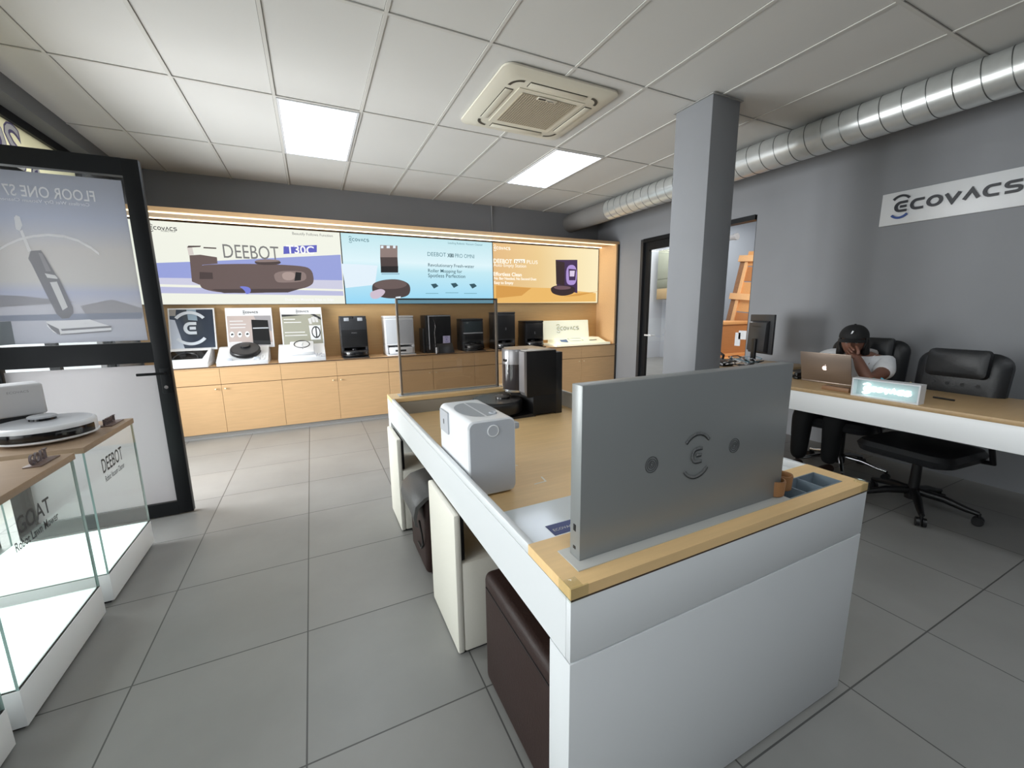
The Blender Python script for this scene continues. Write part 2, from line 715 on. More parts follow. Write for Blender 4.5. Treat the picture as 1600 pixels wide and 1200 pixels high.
def framed(name, y0, y1, z0, z1, fillm, fw=0.05, xc=XL - 0.03, extra=None):
    o = thing(name, None, None, (xc, (y0 + y1) / 2, z0))
    o['kind'] = 'structure'
    f = MB()
    f.box(xc - .03, xc + .03, y0, y0 + fw, z0, z1, FR)
    f.box(xc - .03, xc + .03, y1 - fw, y1, z0, z1, FR)
    f.box(xc - .03, xc + .03, y0 + fw, y1 - fw, z0, z0 + fw, FR)
    f.box(xc - .03, xc + .03, y0 + fw, y1 - fw, z1 - fw, z1, FR)
    f.build('frame', o)
    MB().box(xc - .004, xc + .004, y0 + fw, y1 - fw, z0 + fw, z1 - fw, fillm).build('pane', o)
    return o


n = 1
for y0, y1 in ((-2.4, -1.25), (-1.25, -0.1), (-0.1, 1.05), (1.05, 2.2), (2.2, 3.38)):
    framed('window_%d' % n, y0, y1, 0.0, 2.36, GLASS)
    n += 1
framed('window_%d' % n, 4.40, 5.42, 0.0, 2.36, GLASS)
n += 1
SIGNF = film('transom_film', (240, 236, 214), 0.8)
for y0, y1 in ((-2.4, -0.1), (-0.1, 2.2)):
    framed('window_%d' % n, y0, y1, 2.36, 2.815, GLASS)
    n += 1
tr = framed('window_%d' % n, 2.2, 5.42, 2.36, 2.815, SIGNF, 0.066)
n += 1
PURP = mat('violet_print', (128, 122, 168), 0.5)
lt = MB()
xs = XL - 0.024
for body, ya, hh in (('O', 4.02, .34), ('S', 4.37, .34), ('a', 4.62, .17)):
    # letters on the shop sign seen from behind: mirrored, violet outline and white heart
    put_text(lt, body, PURP, (xs, ya, 2.41), Y, Z, h=hh, bold=0.035)
    put_text(lt, body, mat('white_print', (244, 244, 250), 0.5), (xs + .0015, ya + .012, 2.42), Y, Z, h=hh * .93, bold=-0.005)
lt.build('lettering', tr)

# pillar
pl = MB().box(2.805, 3.107, 2.352, 2.70, 0, HC, WALLM, 0.006)
pl.box(2.79, 3.12, 2.337, 2.715, HC - 0.006, HC - 0.0006, mat('pillar_trim', (160, 160, 158), 0.6))
o = struct(pl, 'pillar')
cd = MB().tube([(2.60, YB - 0.012, 2.44), (2.60, YB - 0.012, HC)], 0.011, mat('conduit', (150, 151, 153), .5), 10)
tag(cd.build('conduit_pipe'), 'thin grey conduit running from the lit display wall up to the ceiling', 'pipe')

# ------------------------------------------------------------------ doorway to the store: door_2
d2 = thing('door_2', None, None, (XR, 4.05, 0))
d2['kind'] = 'structure'
f = MB()
f.box(XR - .01, XR + .10, DY1 - 0.045, DY1 + .004, 0, DZ, DGREY)
f.box(XR + .02, XR + .10, DY0 - .0, DY0 + 0.02, 0, DZ, DGREY)
f.box(XR - .01, XR + .10, DY0 + .02, DY1 - .045, DZ - 0.05, DZ + .004, BLACKM)
f.build('frame', d2)
y1 = DY1 - 0.05
y0 = P(1049, 470, 0, XR + .05)[1]
f = MB()
xa, xb = XR + .03, XR + .075
f.box(xa, xb, y1 - .09, y1, .01, DZ - .05, BLACKM)
f.box(xa, xb, y0 - 0.05, y0 + .05, .01, DZ - .05, BLACKM)
f.box(xa, xb, y0 + .05, y1 - .09, DZ - .16, DZ - .05, BLACKM)
f.box(xa, xb, y0 + .05, y1 - .09, .01, .12, BLACKM)
f.build('leaf_frame', d2)
MB().box(XR + .05, XR + .056, y0 + .05, y1 - .09, .12, DZ - .16, GLASS).build('pane', d2)
hb = MB().tube([(XR - .03, y0 + .28, .98), (XR - .03, y1 - .13, .98)], .012, WHITEP, 10)
hb.tube([(XR - .03, y0 + .30, .98), (XR + .055, y0 + .30, .98)], .008, WHITEP, 8)
hb.tube([(XR - .03, y1 - .15, .98), (XR + .055, y1 - .15, .98)], .008, WHITEP, 8)
hb.build('push_bar', d2)

# the store room behind
STW = mat('store_wall_paint', (206, 210, 218), 0.8)
w = MB()
w.box(XR + .15, 9.2, 8.8, 8.95, 0, 3.4, STW)
w.box(9.0, 9.2, 7.2, 8.8, 0, 3.4, STW)
w.box(9.0, 9.2, 1.5, 7.2, 0, 3.4, mat('store_grey_paint', (150, 156, 164), .8))
w.box(XR + .15, 9.0, 1.5, 1.65, 0, 3.4, STW)
w.box(XR + .15, XR + .3, YB + .15, 8.8, 0, 3.4, STW)
struct(w, 'wall_store')
struct(MB().box(XR + .15, 9.2, 1.5, 8.95, 3.4, 3.5, STW), 'ceiling_store')

PINE = wood('pine_crate', (214, 160, 104), 0.6)
PINED = wood('pine_crate_dark', (182, 124, 76), 0.6)


def crate(name, label, x0, x1, y0, y1, z0, z1):
    o = thing(name, label, 'crate', ((x0 + x1) / 2, (y0 + y1) / 2, z0), group=None)
    MB().box(x0 + .015, x1 - .015, y0 + .015, y1 - .015, z0, z1 - .01, PINED).build('panel', o)
    t = .06
    for (a, b, c, d, e, g) in ((x0, x1, y0, y1, z1 - .05, z1), (x0, x1, y0, y1, z0, z0 + .05)):
        MB().box(a, b, c, d, e, g, PINE, .004).build('rail', o)
    for xx in (x0, x1 - t):
        for yy in (y0, y1 - t):
            MB().box(xx, xx + t, yy, yy + t, z0 + .05, z1 - .05, PINE, .004).build('post', o)
    return o


# crates: a long low one, a smaller one on top, a tall crate side leaning behind
c1 = crate('wooden_crate', 'long low wooden crate on the store floor under a smaller crate', 5.55, 6.75, 4.30, 5.12, 0.0, 0.60)
pa = P(1143, 562, 0, 5.6)
c2 = crate('wooden_crate', 'wooden crate with torn white labels on top of the long low crate', 5.6, 6.5, 4.40, 5.05, 0.60, 1.16)
lb = MB()
for (u0, v0, u1, v1) in ((1147, 540, 1157, 520), (1153, 530, 1166, 517)):
    qa, qb = P(u0, v0, 0, 5.59), P(u1, v1, 0, 5.59)
    lb.box(5.595, 5.601, qb[1], qa[1], qa[2], qb[2], WHITEP)
lb.build('label', c2)
lc = thing('crate_panel', 'tall battened crate side leaning against the store shelves', 'crate panel', (6.9, 5.2, 0))
RM = Matrix.Rotation(math.radians(7), 4, 'Y') @ Matrix.Rotation(math.radians(5.5), 4, 'X')
q = P(1143, 500, 0, 6.9)
lm = Matrix.Translation(q - RM @ Vector((0, 1.5, q[2] / .98))) @ RM
b = MB()
for i in range(9):
    b.box(0.0, .025, 0.0, 1.5, .02 + i * .265, .02 + i * .265 + .25, PINED if i % 3 == 1 else PINE, 0.003, 1, lm)
b.build('boards', lc)
zt_, zm_ = P(1168, 399, 0, 6.9)[2], P(1160, 461, 0, 6.9)[2]
PALEP = wood('pale_batten', (232, 184, 132), .6)
for zz in (0.05, zm_ - .05, zt_ - .06):
    MB().box(-.06, 0, -.05, 1.62, zz, zz + .11, PALEP, 0.004, 1, lm).build('batten', lc)
MB().box(-.035, 0, 1.44, 1.50, .16, zt_ - .06, PALEP, 0.004, 1, lm).build('batten', lc)
MB().box(-.02, .02, 1.50, 1.60, .02, zt_ - .06, wood('weathered_batten', (150, 112, 82), .7, amount=.2), 0.004, 1, lm).build('batten', lc)
MB().box(-.035, 0, 0.55, .63, .16, zt_ - .06, PALEP, 0.004, 1, lm).build('batten', lc)
pp = thing('drain_pipe', 'white plastic pipe with an elbow on the store room wall', 'pipe', (7.3, 6.2, 0))
q = P(1138, 372, 0, 7.3)
pz = q[2]
MB().tube([(7.3, q[1] + .05, 0), (7.3, q[1] + .05, pz - .06), (7.3, q[1] + .035, pz - .015), (7.3, q[1], pz), (7.3, q[1] - .16, pz)], .05, WHITEP, 14).build('pipe', pp)
MB().cyl((7.3, q[1] - .19, pz), .062, .05, WHITEP, axis=1).build('socket', pp)
# shelf of cartons seen through the glazed leaf
pl0 = thing('wall_cupboard', 'grey green wall cupboard seen high through the glazed store door', 'cupboard', (8.8, 8.0, 1.4))
CART = mat('grey_green_paint', (142, 146, 132), .7)
a = P(1029, 392, 0, 8.55)
b_ = P(1053, 470, 0, 8.55)
c_ = P(1029, 468, 0, 8.55)
z_hi, z_lo = a[2], c_[2]
ya, yb = b_[1] - .3, a[1]
MB().box(8.56, 8.99, ya, yb, z_lo, z_hi, CART, .006).build('carcass', pl0)
hz_ = (z_hi - z_lo)
MB().box(8.545, 8.559, ya + .01, yb - .01, z_lo + hz_ * .42, z_hi - .01, CART, .003).build('door', pl0)
MB().box(8.545, 8.559, ya + .01, yb - .01, z_lo + hz_ * .24, z_lo + hz_ * .40, mat('olive_paint', (118, 122, 108), .7), .003).build('drawer', pl0)
MB().box(8.545, 8.559, ya + .01, yb - .01, z_lo + .01, z_lo + hz_ * .22, mat('kraft_panel', (176, 150, 112), .6), .003).build('drawer', pl0)

# ------------------------------------------------------------------ open shop door: door_1
YD = 3.41
d1 = thing('door_1', None, None, (-1.72, YD, 0))
d1['kind'] = 'structure'
xL, xR_ = -1.735, -0.865
f = MB()
y0, y1 = YD, YD + .05
f.box(xR_ - .085, xR_, y0, y1, .008, 2.305, FR, .004)
f.box(xL, xL + .085, y0, y1, .008, 2.305, FR, .004)
for z0, z1 in ((2.205, 2.305), (1.07, 1.20), (.008, .10)):
    f.box(xL + .08, xR_ - .08, y0, y1, z0, z1, FR)
f.build('leaf_frame', d1)
yg = YD + .022
for z0, z1, nm in ((1.20, 2.205, 'a'), (.10, 1.07, 'b')):
    MB().box(xL + .085, xR_ - .085, yg, yg + .006, z0, z1, GLASS).build('pane', d1)
POST = film('poster_film', (180, 180, 186), .45, stops=[(0, (192, 194, 202)), (.22, (202, 202, 208)), (.30, (194, 197, 210)), (.36, (206, 205, 205)), (.55, (208, 206, 206)), (.72, (190, 194, 206)), (.98, (176, 179, 188))])
pf = MB().box(xL + .095, xR_ - .10, yg - .004, yg - .002, 1.215, 2.18, POST)
po = pf.build('poster_film', d1, True)
# let the print bands follow the film: move its origin to its own foot
for v in po.data.vertices:
    v.co.z -= 1.215
po.location.z += 1.215
tag(po, 'grey backlit poster film with a mirrored heading and an upright floor washer')
yp = yg - .0052
pr = MB()
PT = film('print_pale', (250, 250, 252), .3)
PD = film('print_grey', (166, 166, 172), .35)
PM = film('print_mid', (192, 191, 196), .35)


def D(u, v, k=0):
    q = P(u, v, 1, yp)
    return (q[0], yp - .0003 * k, q[2])


def dpoly(pts, m, k=0):
    pr.poly([D(u, v, k) for u, v in pts], m)


q0, q1 = D(149, 313), D(4, 299)
put_text(pr, 'FLOOR ONE S7', PT, (q0[0], yp, q0[2] - .01), -X, Z, w=q0[0] - q1[0], h=.062, bold=.01)
q0, q1 = D(140, 322), D(0, 317)
put_text(pr, 'Cordless Wet Dry Vacuum Cleaner', PT, (q0[0], yp, q0[2] - .008), -X, Z, w=q0[0] - q1[0])
ar = [(0, 391), (12, 384), (30, 376), (52, 371), (75, 369), (100, 371), (122, 378), (142, 389), (155, 399)]
dpoly(ar + [(u, v - 4) for u, v in ar[::-1]], PT, 0)
dpoly([(0, 461), (40, 463), (80, 468), (120, 472), (0, 480)], PM, 0)
dpoly([(125, 478), (175, 468), (222, 482), (222, 496), (140, 500)], PM, 0)
dpoly([(0, 493), (222, 488), (222, 498), (0, 502)], film('print_blue', (178, 184, 200), .35), 1)
dpoly([(0, 503), (17, 502), (24, 538), (0, 540)], film('print_slate', (140, 146, 150), .35), 2)
# floor washer drawn on the film
dpoly([(22, 340), (25, 336), (31, 339), (35, 352), (31, 361), (25, 358)], PT, 2)
dpoly([(31, 361), (35, 359), (49, 392), (44, 394)], PT, 2)
dpoly([(48, 392), (64, 391), (72, 403), (88, 430), (93, 436), (114, 480), (115, 489), (108, 497), (97, 498), (88, 490), (70, 455), (50, 414), (44, 404)], PD, 2)
dpoly([(70, 427), (86, 430), (90, 434), (90, 436), (74, 434)], PT, 3)
dpoly([(78, 441), (89, 440), (106, 480), (98, 485)], PT, 3)
dpoly([(60, 395), (66, 396), (80, 424), (72, 424)], PM, 3)
dpoly([(72, 502), (140, 499), (174, 510), (174, 518), (95, 524), (84, 519), (74, 510)], PT, 2)
dpoly([(95, 514), (174, 509), (174, 512), (97, 517)], PD, 3)
dpoly([(95, 522), (174, 516), (174, 518), (95, 524)], PD, 3)
dpoly([(73, 505), (92, 514), (95, 524), (90, 522), (80, 514)], PD, 3)
pr.build('poster_print', d1)
FROST = film('frosted_film', (206, 204, 206), .5)
MB().box(xL + .09, xR_ - .088, yg - .004, yg - .002, .103, 1.052, FROST).build('frosted_film', d1)
h = MB()
h.tube([(-.898, YD, 1.0), (-.898, YD - .05, 1.0), (-.91, YD - .055, 1.0), (-1.03, YD - .055, 1.0)], .009, BLACKM, 10)
h.box(-.925, -.875, YD - .012, YD, .86, 1.03, BLACKM, .004)
h.build('door_handle', d1)
MB().cyl((-.90, YD - .022, .905), .011, .012, CHROME, axis=1).build('lock_cylinder', d1)

# ================================================================== CEILING FITTINGS
DIFF = mat('light_diffuser', (228, 240, 255), .5, emit=1.0)
nt = DIFF.node_tree
tc = nt.nodes.new('ShaderNodeTexCoord')
wv = nt.nodes.new('ShaderNodeTexWave')
wv.wave_type = 'BANDS'
wv.bands_direction = 'X'
wv.inputs['Scale'].default_value = 1.65
mr = nt.nodes.new('ShaderNodeMapRange')
mr.inputs['To Min'].default_value = 5.0
mr.inputs['To Max'].default_value = 7.0
nt.links.new(tc.outputs['Object'], wv.inputs['Vector'])
nt.links.new(wv.outputs['Fac'], mr.inputs['Value'])
nt.links.new(mr.outputs['Result'], nt.nodes['Principled BSDF'].inputs['Emission Strength'])


def light_panel(x0, y0, label):
    o = thing('ceiling_light', label, 'ceiling light', (x0 + .3, y0 + .6, HC - .01), group='recessed light panels')
    f = MB()
    a, b_, c, d = x0 + .012, x0 + .588, y0 + .012, y0 + 1.188
    fw = .018
    f.box(a, a + fw, c, d, HC - .006, HC + .006, WHITEP)
    f.box(b_ - fw, b_, c, d, HC - .006, HC + .006, WHITEP)
    f.box(a + fw, b_ - fw, c, c + fw, HC - .006, HC + .006, WHITEP)
    f.box(a + fw, b_ - fw, d - fw, d, HC - .006, HC + .006, WHITEP)
    f.build('frame', o)
    MB().box(a + fw, b_ - fw, c + fw, d - fw, HC - .003, HC + .004, DIFF).build('diffuser', o)
    return o


def rear_fill_panel(x0, y0, label):  # unseen fill panels, added behind the camera to brighten the room
    o = light_panel(x0, y0, label)
    for ch in [c for c in bpy.data.objects if c.parent == o and c.name.startswith('diffuser')]:
        ch.data.materials[0] = mat('fill_diffuser', (244, 250, 255), .5, emit=5.6)


rear_fill_panel(-0.1013, -1.0836, 'lit ceiling panel out of view behind the camera on the plinth side')
rear_fill_panel(2.2987, -1.0836, 'lit ceiling panel out of view behind the camera on the desk side')
rear_fill_panel(-0.1013, -3.4836 + 1.2, 'lit ceiling panel at the very back of the shop on the plinth side')
rear_fill_panel(2.2987, -3.4836 + 1.2, 'lit ceiling panel at the very back of the shop on the desk side')
light_panel(-0.1013, 3.7164, 'square-looking lit ceiling panel above the aisle, between the open door and the cassette unit')
light_panel(2.2987, 3.7164, 'slanting lit ceiling panel just behind the air conditioning cassette, towards the pillar')

# cassette air conditioner
cx, cy = 1.715, 3.085
ac = thing('air_conditioner', 'cream four-way ceiling cassette air conditioner with a perforated middle grille', 'air conditioner', (cx, cy, HC - .05))
hw = .465


def rrect(cx, cy, hx, hy, r, n=6):
    pts = []
    for (sx, sy, a0) in ((1, 1, 0), (-1, 1, 90), (-1, -1, 180), (1, -1, 270)):
        for i in range(n + 1):
            a = math.radians(a0 + 90 * i / n)
            pts.append((cx + sx * (hx - r) + r * math.cos(a), cy + sy * (hy - r) + r * math.sin(a)))
    return pts


def loft(mb, loops, m, cap0=True, cap1=True, smooth=True):
    n_ = len(loops[0])
    vs = [p for l in loops for p in l]
    fs = []
    for j in range(len(loops) - 1):
        for i in range(n_):
            i2 = (i + 1) % n_
            fs.append((j * n_ + i, j * n_ + i2, (j + 1) * n_ + i2, (j + 1) * n_ + i))
    if cap0:
        fs.append(tuple(range(n_))[::-1])
    if cap1:
        fs.append(tuple((len(loops) - 1) * n_ + i for i in range(n_)))
    return mb.add(vs, fs, m, smooth)


b = MB()
zt = HC
loft(b, [[(x, y, zt) for x, y in rrect(cx, cy, hw, hw, .07)], [(x, y, zt - .012) for x, y in rrect(cx, cy, hw, hw, .07)],
         [(x, y, zt - .034) for x, y in rrect(cx, cy, hw - .075, hw - .075, .06)]], CREAMP)
b.build('panel', ac)
DT = mat('dark_taupe', (66, 62, 54), .6)
TP = mat('taupe_grille', (122, 114, 98), .55)
zp = zt - .034
for sx, sy in ((1, 0), (-1, 0), (0, 1), (0, -1)):
    s = MB()
    lv = MB()
    hl = .235
    if sx:
        xx = cx + sx * .335
        s.box(xx - .032, xx + .032, cy - hl, cy + hl, zp - .0015, zp + .004, DT)
        lv.box(xx - .027, xx + .027, cy - hl + .005, cy + hl - .005, zp - .0065, zp - .002, CREAMP, .002)
    else:
        yy = cy + sy * .335
        s.box(cx - hl, cx + hl, yy - .032, yy + .032, zp - .0015, zp + .004, DT)
        lv.box(cx - hl + .005, cx + hl - .005, yy - .027, yy + .027, zp - .0065, zp - .002, CREAMP, .002)
    so = s.build('outlet', ac)
    lv.build('louvre', so)
for sx in (1, -1):
    for sy in (1, -1):
        s = MB()
        a0 = {(1, 1): 0, (-1, 1): 90, (-1, -1): 180, (1, -1): 270}[(sx, sy)]
        c0 = (cx + sx * .275, cy + sy * .275)
        p_in = [(c0[0] + .07 * math.cos(math.radians(a0 + t)), c0[1] + .07 * math.sin(math.radians(a0 + t))) for t in range(0, 91, 10)]
        p_out = [(c0[0] + .092 * math.cos(math.radians(a0 + t)), c0[1] + .092 * math.sin(math.radians(a0 + t))) for t in range(90, -1, -10)]
        s.poly([(x, y, zp - .002) for x, y in p_in + p_out], DT)
        s.build('corner_slot', ac)
g = MB()
g.box(cx - .275, cx + .275, cy - .275, cy + .275, zp - .004, zp, CREAMP)
g.box(cx - .225, cx + .225, cy - .225, cy + .225, zp - .0055, zp - .0035, mat('grille_dark', (52, 48, 41), .7))
GB = mat('grille_bar', (176, 166, 146), .5)
for i in range(24):
    t = -.225 + .45 * i / 23
    g.box(cx + t - .0042, cx + t + .0042, cy - .229, cy + .229, zp - .0085, zp - .0050, GB)
    g.box(cx - .229, cx + .229, cy + t - .0042, cy + t + .0042, zp - .0084, zp - .0051, GB)
go = g.build('grille', ac)
s = MB().box(cx - .10, cx + .06, cy - .235, cy - .195, zp - .012, zp - .007, CREAMP, .002)
s.box(cx - .09, cx - .03, cy - .225, cy - .205, zp - .0135, zp - .0115, DT)
s.tube([(cx - .02, cy - .215, zp - .014), (cx + .0, cy - .205, zp - .014), (cx + .02, cy - .215, zp - .014), (cx + .04, cy - .207, zp - .014)], .0025, CHROME, 6)
s.build('latch', go)

# spiral duct
du = thing('spiral_duct', 'galvanised spiral seam duct under the ceiling along the right-hand wall', 'duct', (4.017, 2, 2.65))
dx, dz, dr = 4.017, 2.787, .136
b = MB()
b.tube([(dx, y, dz) for y in (-3.1, -1, 1, 3, 5.0)], dr, GALV, 40)
pts = []
for i in range(int((5.0 + 3.1) / .129 * 28)):
    a = -2 * PI * i / 28 + PI
    pts.append((dx + (dr + .0005) * math.cos(a), -3.1 + .129 * i / 28, dz + (dr + .0005) * math.sin(a)))
b.tube(pts, .0032, mat('duct_seam', (120, 124, 124), .4, .9), 5)
b.build('pipe', du)
MB().tube([(dx, 5.0, dz), (dx, YB, dz)], dr + .003, mat('painted_duct', (128, 126, 124), .6), 40).build('end_sleeve', du)
MB().tube([(dx, 3.16, dz), (dx, 3.22, dz)], dr + .004, GALV, 40).build('collar', du)

# ================================================================== WALL SIGN
ws = thing('wall_sign', 'white wordmark board with raised black letters on the right-hand wall', 'sign', (XR, 1.6, 2.06))
MB().box(XR - .02, XR - .0005, .86, 2.01, 2.06, 2.325, mat('sign_board', (216, 218, 220), .4), .002).build('board', ws)
INK = mat('sign_ink', (28, 32, 40), .35)
SBLUE = mat('sign_blue', (38, 72, 140), .35)
lt = MB()
qa, qb = P(1399, 331, 0, XR - .02), P(1595, 300, 0, XR - .02)
wordmark(lt, INK, (XR - .021, qa[1], qa[2]), -Y, Z, qa[1] - qb[1], .068, .012, SBLUE, stroke=.29)
lt.build('raised_letters', ws)

# ================================================================== LIT DISPLAY WALL AND CABINETS
YC = 5.46                       # front of the base cabinets
WT = 0.805                      # worktop height
XE = 4.56                       # right-hand end of the joinery
XW = -1.74
nodes = [-1.59, -0.967, -0.375, 0.23, 0.848, 1.437, 2.04, 2.655, 3.27, 3.885, XE]
names = ['first pair of beech cupboard doors from the open shop door', 'second beech cupboard from the open shop door, with a tiny pair of knobs',
         'beech cupboard seen through the tinted glass screen', 'beech cupboard behind the tall black docking station on the table',
         'last beech cupboard at the pillar end of the display wall']
SEAM = mat('cabinet_shadow_gap', (112, 84, 58), .7)
for i in range(5):
    a, mid, c = nodes[2 * i], nodes[2 * i + 1], nodes[2 * i + 2]
    o = thing('base_cabinet', names[i], 'cabinet', ((a + c) / 2, 5.74, 0), group='beech base cabinets')
    MB().box(a, c, YC + .018, YB - .01, .06, WT - .022, SEAM).build('body', o)
    MB().box(a, c, YC + .03, YB - .01, 0, .06, mat('toe_kick', (170, 168, 164), .5)).build('toe_kick', o)
    for (l, r, kx) in ((a, mid, mid - .05), (mid, c, mid + .04)):
        d = MB().box(l + .0015, r - .0015, YC, YC + .018, .055, .600, BEECH).build('door', o)
        kb = MB().lathe([(.004, 0), (.004, .010), (.010, .016), (.010, .022), (.004, .026)], (kx, YC, .555), mat('brass_knob', (224, 204, 164), .3, .3), 14, 1)
        for j, v in enumerate(kb.v):
            kb.v[j] = (v[0], 2 * YC - v[1], v[2])
        kb.build('knob', d)
        MB().box(l + .0015, r - .0015, YC, YC + .018, .607, WT - .024, BEECH).build('drawer', o)
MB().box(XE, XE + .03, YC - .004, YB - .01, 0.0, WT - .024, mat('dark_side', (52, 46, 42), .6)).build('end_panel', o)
wt = MB()
wt.box(XW, XE, YC - .004, YB - .01, WT - .022, WT, BEECH)
wt.box(XW, XE, YC - .006, YC - .0035, WT - .012, WT + .0, DARKEDGE)  # shade of the gap below the top, painted as a dark strip
tag(wt.build('worktop'), 'long beech worktop with a dark front edge carrying the vacuum docking stations', 'worktop')
struct(MB().box(XW, XE, YC + .005, YC + .03, 0, .02, mat('baseboard', (150, 148, 146), .5)), 'baseboard_back')

dw = thing('display_niche', 'tall beech display niche with a lit top edge above the cabinets', 'display niche', (1.4, 5.8, WT))
MB().box(XW, XE, 5.95, YB - .005, WT, 2.385, BEECHD).build('back_panel', dw)
MB().box(XW, XE + .03, YC, YB - .005, 2.405, 2.445, BEECH).build('top_panel', dw)
MB().box(XE - .03, XE, YC, 5.95, WT, 2.405, BEECH).build('side_panel', dw)
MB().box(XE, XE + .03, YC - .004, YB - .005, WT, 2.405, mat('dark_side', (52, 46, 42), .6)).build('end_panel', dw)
LED = mat('led_strip', (255, 238, 206), .5, emit=5.0)
LED2 = mat('led_diffuser', (255, 236, 200), .5, emit=1.3)
MB().box(XW, XE - .03, YC + .03, YC + .075, 2.397, 2.4048, LED2).build('led_strip', dw)
MB().box(XW, XE - .03, 5.84, 5.862, 2.398, 2.4048, LED).build('led_strip', dw)
area('niche_led', (1.4, 5.62, 2.39), (0, .15, -1), 5.9, .04, 16, (1.0, .86, .66))

YS = 5.90


def S(u, v, k=0):
    q = P(u, v, 1, YS)
    return Vector((q[0], YS - .0012 - .0006 * k, q[2]))


def E_(name, rgb, s=1.0):
    m = mat('lit_' + name, rgb, .5, emit=s)
    m.node_tree.nodes['Principled BSDF'].inputs['Base Color'].default_value = (.01, .01, .01, 1)
    m.node_tree.nodes['Principled BSDF'].inputs['Specular IOR Level'].default_value = .15
    return m


def screen(label, xa, xb, za, zb, bg):
    o = thing('display_screen', label, 'screen', ((xa + xb) / 2, YS + .02, za), group='lit advertising screens')
    MB().box(xa, xb, YS + .001, YS + .05, za, zb, BLACKP).build('bezel', o)
    MB().box(xa + .004, xb - .004, YS - .0005, YS + .001, za + .004, zb - .004, bg).build('picture', o)
    return o


def rounded(pts, n=2):
    for _ in range(n):
        q_ = []
        for i_ in range(len(pts)):
            (ax_, ay_), (bx_, by_) = pts[i_], pts[(i_ + 1) % len(pts)]
            q_ += [(ax_ * .75 + bx_ * .25, ay_ * .75 + by_ * .25), (ax_ * .25 + bx_ * .75, ay_ * .25 + by_ * .75)]
        pts = q_
    return pts


def sp(mb, pts, m, k=0):
    mb.poly([S(u, v, k) for u, v in pts], m)


def st(mb, body, m, u0, v0, u1, v1, h=None, k=4, bold=0.0, fit=True):
    a, b_ = S(u0, v0, k), S(u1, v1, k)
    put_text(mb, body, m, a, X, Z, w=(b_ - a).x if fit else None, h=h, bold=bold)


def wmk(mb, m, u0, v0, u1, h, k=4):
    a, b_ = S(u0, v0, k), S(u1, v0, k)
    wordmark(mb, m, a, X, Z, (b_ - a).x, h, .0002, stroke=.26)


def ramp_emit(name, z0, z1, stops, s=1.0, axis='Z'):
    m = mat(name, stops[0][1], .4, emit=1.0)
    nt = m.node_tree
    g_ = nt.nodes.new('ShaderNodeNewGeometry')
    sx = nt.nodes.new('ShaderNodeSeparateXYZ')
    mr_ = nt.nodes.new('ShaderNodeMapRange')
    mr_.inputs['From Min'].default_value = z0
    mr_.inputs['From Max'].default_value = z1
    cr = nt.nodes.new('ShaderNodeValToRGB')
    els = cr.color_ramp.elements
    els[0].position, els[0].color = stops[0][0], lin(stops[0][1])
    els[1].position, els[1].color = stops[-1][0], lin(stops[-1][1])
    for p_, c_ in stops[1:-1]:
        e_ = els.new(p_)
        e_.color = lin(c_)
    nt.links.new(g_.outputs['Position'], sx.inputs[0])
    nt.links.new(sx.outputs[axis], mr_.inputs['Value'])
    nt.links.new(mr_.outputs['Result'], cr.inputs['Fac'])
    b_ = nt.nodes['Principled BSDF']
    b_.inputs['Base Color'].default_value = (.01, .01, .01, 1)
    b_.inputs['Specular IOR Level'].default_value = .15
    nt.links.new(cr.outputs['Color'], b_.inputs['Emission Color'])
    b_.inputs['Emission Strength'].default_value = s
    return m


ZS0, ZS1 = 1.485, 2.385
x1, x2, x3 = .430, 2.545, 4.515
# ---- first screen: cream and violet, brown robot
s1 = screen('lit screen with a brown robot vacuum on a cream and violet backdrop', XW, x1 - .004, ZS0, ZS1, E_('cream', (240, 242, 230)))
g = MB()
VIO, VIO2 = E_('violet', (152, 162, 218)), E_('violet_pale', (206, 206, 226))
sp(g, [(240, 411), (330, 408), (532, 398), (535, 438), (400, 436), (245, 434)], VIO, 0)
sp(g, [(245, 434), (400, 436), (535, 438), (536, 452), (250, 444)], VIO2, 0)
sp(g, [(249, 448), (536, 455), (537, 462), (250, 458)], E_('violet_mid', (188, 190, 222)), 1)
BR, BR2, BR3 = E_('brown', (104, 88, 86)), E_('brown_dark', (74, 62, 62)), E_('brown_pale', (140, 122, 118))
sp(g, [(292, 385), (300, 385), (303, 398), (295, 399)], E_('frost', (214, 206, 200)), 2)
sp(g, [(294, 384), (314, 384), (313, 386), (293, 387)], BR2, 3)
sp(g, [(318, 386), (338, 387), (338, 389), (318, 388)], BR2, 3)
sp(g, [(296, 399), (313, 398), (339, 402), (340, 412), (316, 414), (312, 445), (300, 440)], BR, 2)
body = [(310, 416), (325, 413), (400, 412), (470, 415), (487, 420), (491, 438), (487, 446), (470, 452), (420, 458), (350, 458), (320, 453), (311, 446)]
sp(g, rounded(body), BR, 3)
sp(g, [(312, 425), (332, 426), (333, 436), (312, 436)], BR2, 4)
sp(g, rounded([(427, 424), (470, 423), (479, 428), (478, 440), (440, 442), (430, 440)]), BR3, 4)
sp(g, rounded([(440, 425), (462, 425), (460, 438), (442, 438)]), E_('brown_light', (172, 152, 146)), 5)
sp(g, [(462, 425), (471, 426), (470, 438), (460, 439)], E_('near_black', (26, 24, 28)), 5)
sp(g, rounded([(396, 408), (410, 406), (436, 407), (440, 411), (432, 414), (402, 414)]), BR2, 4)
sp(g, rounded([(398, 407), (412, 405), (436, 406), (438, 409), (400, 410)]), BR3, 5)
sp(g, rounded([(372, 447), (390, 448), (393, 456), (385, 461), (382, 453)]), E_('blue_brush', (120, 128, 214)), 5)
sp(g, [(330, 452), (470, 451), (450, 457), (350, 458)], BR2, 4)
wmk(g, E_('ink', (60, 62, 66)), 234, 358, 276, .040)
st(g, 'ROBOTICS', E_('ink', (60, 62, 66)), 252, 362, 274, 363)
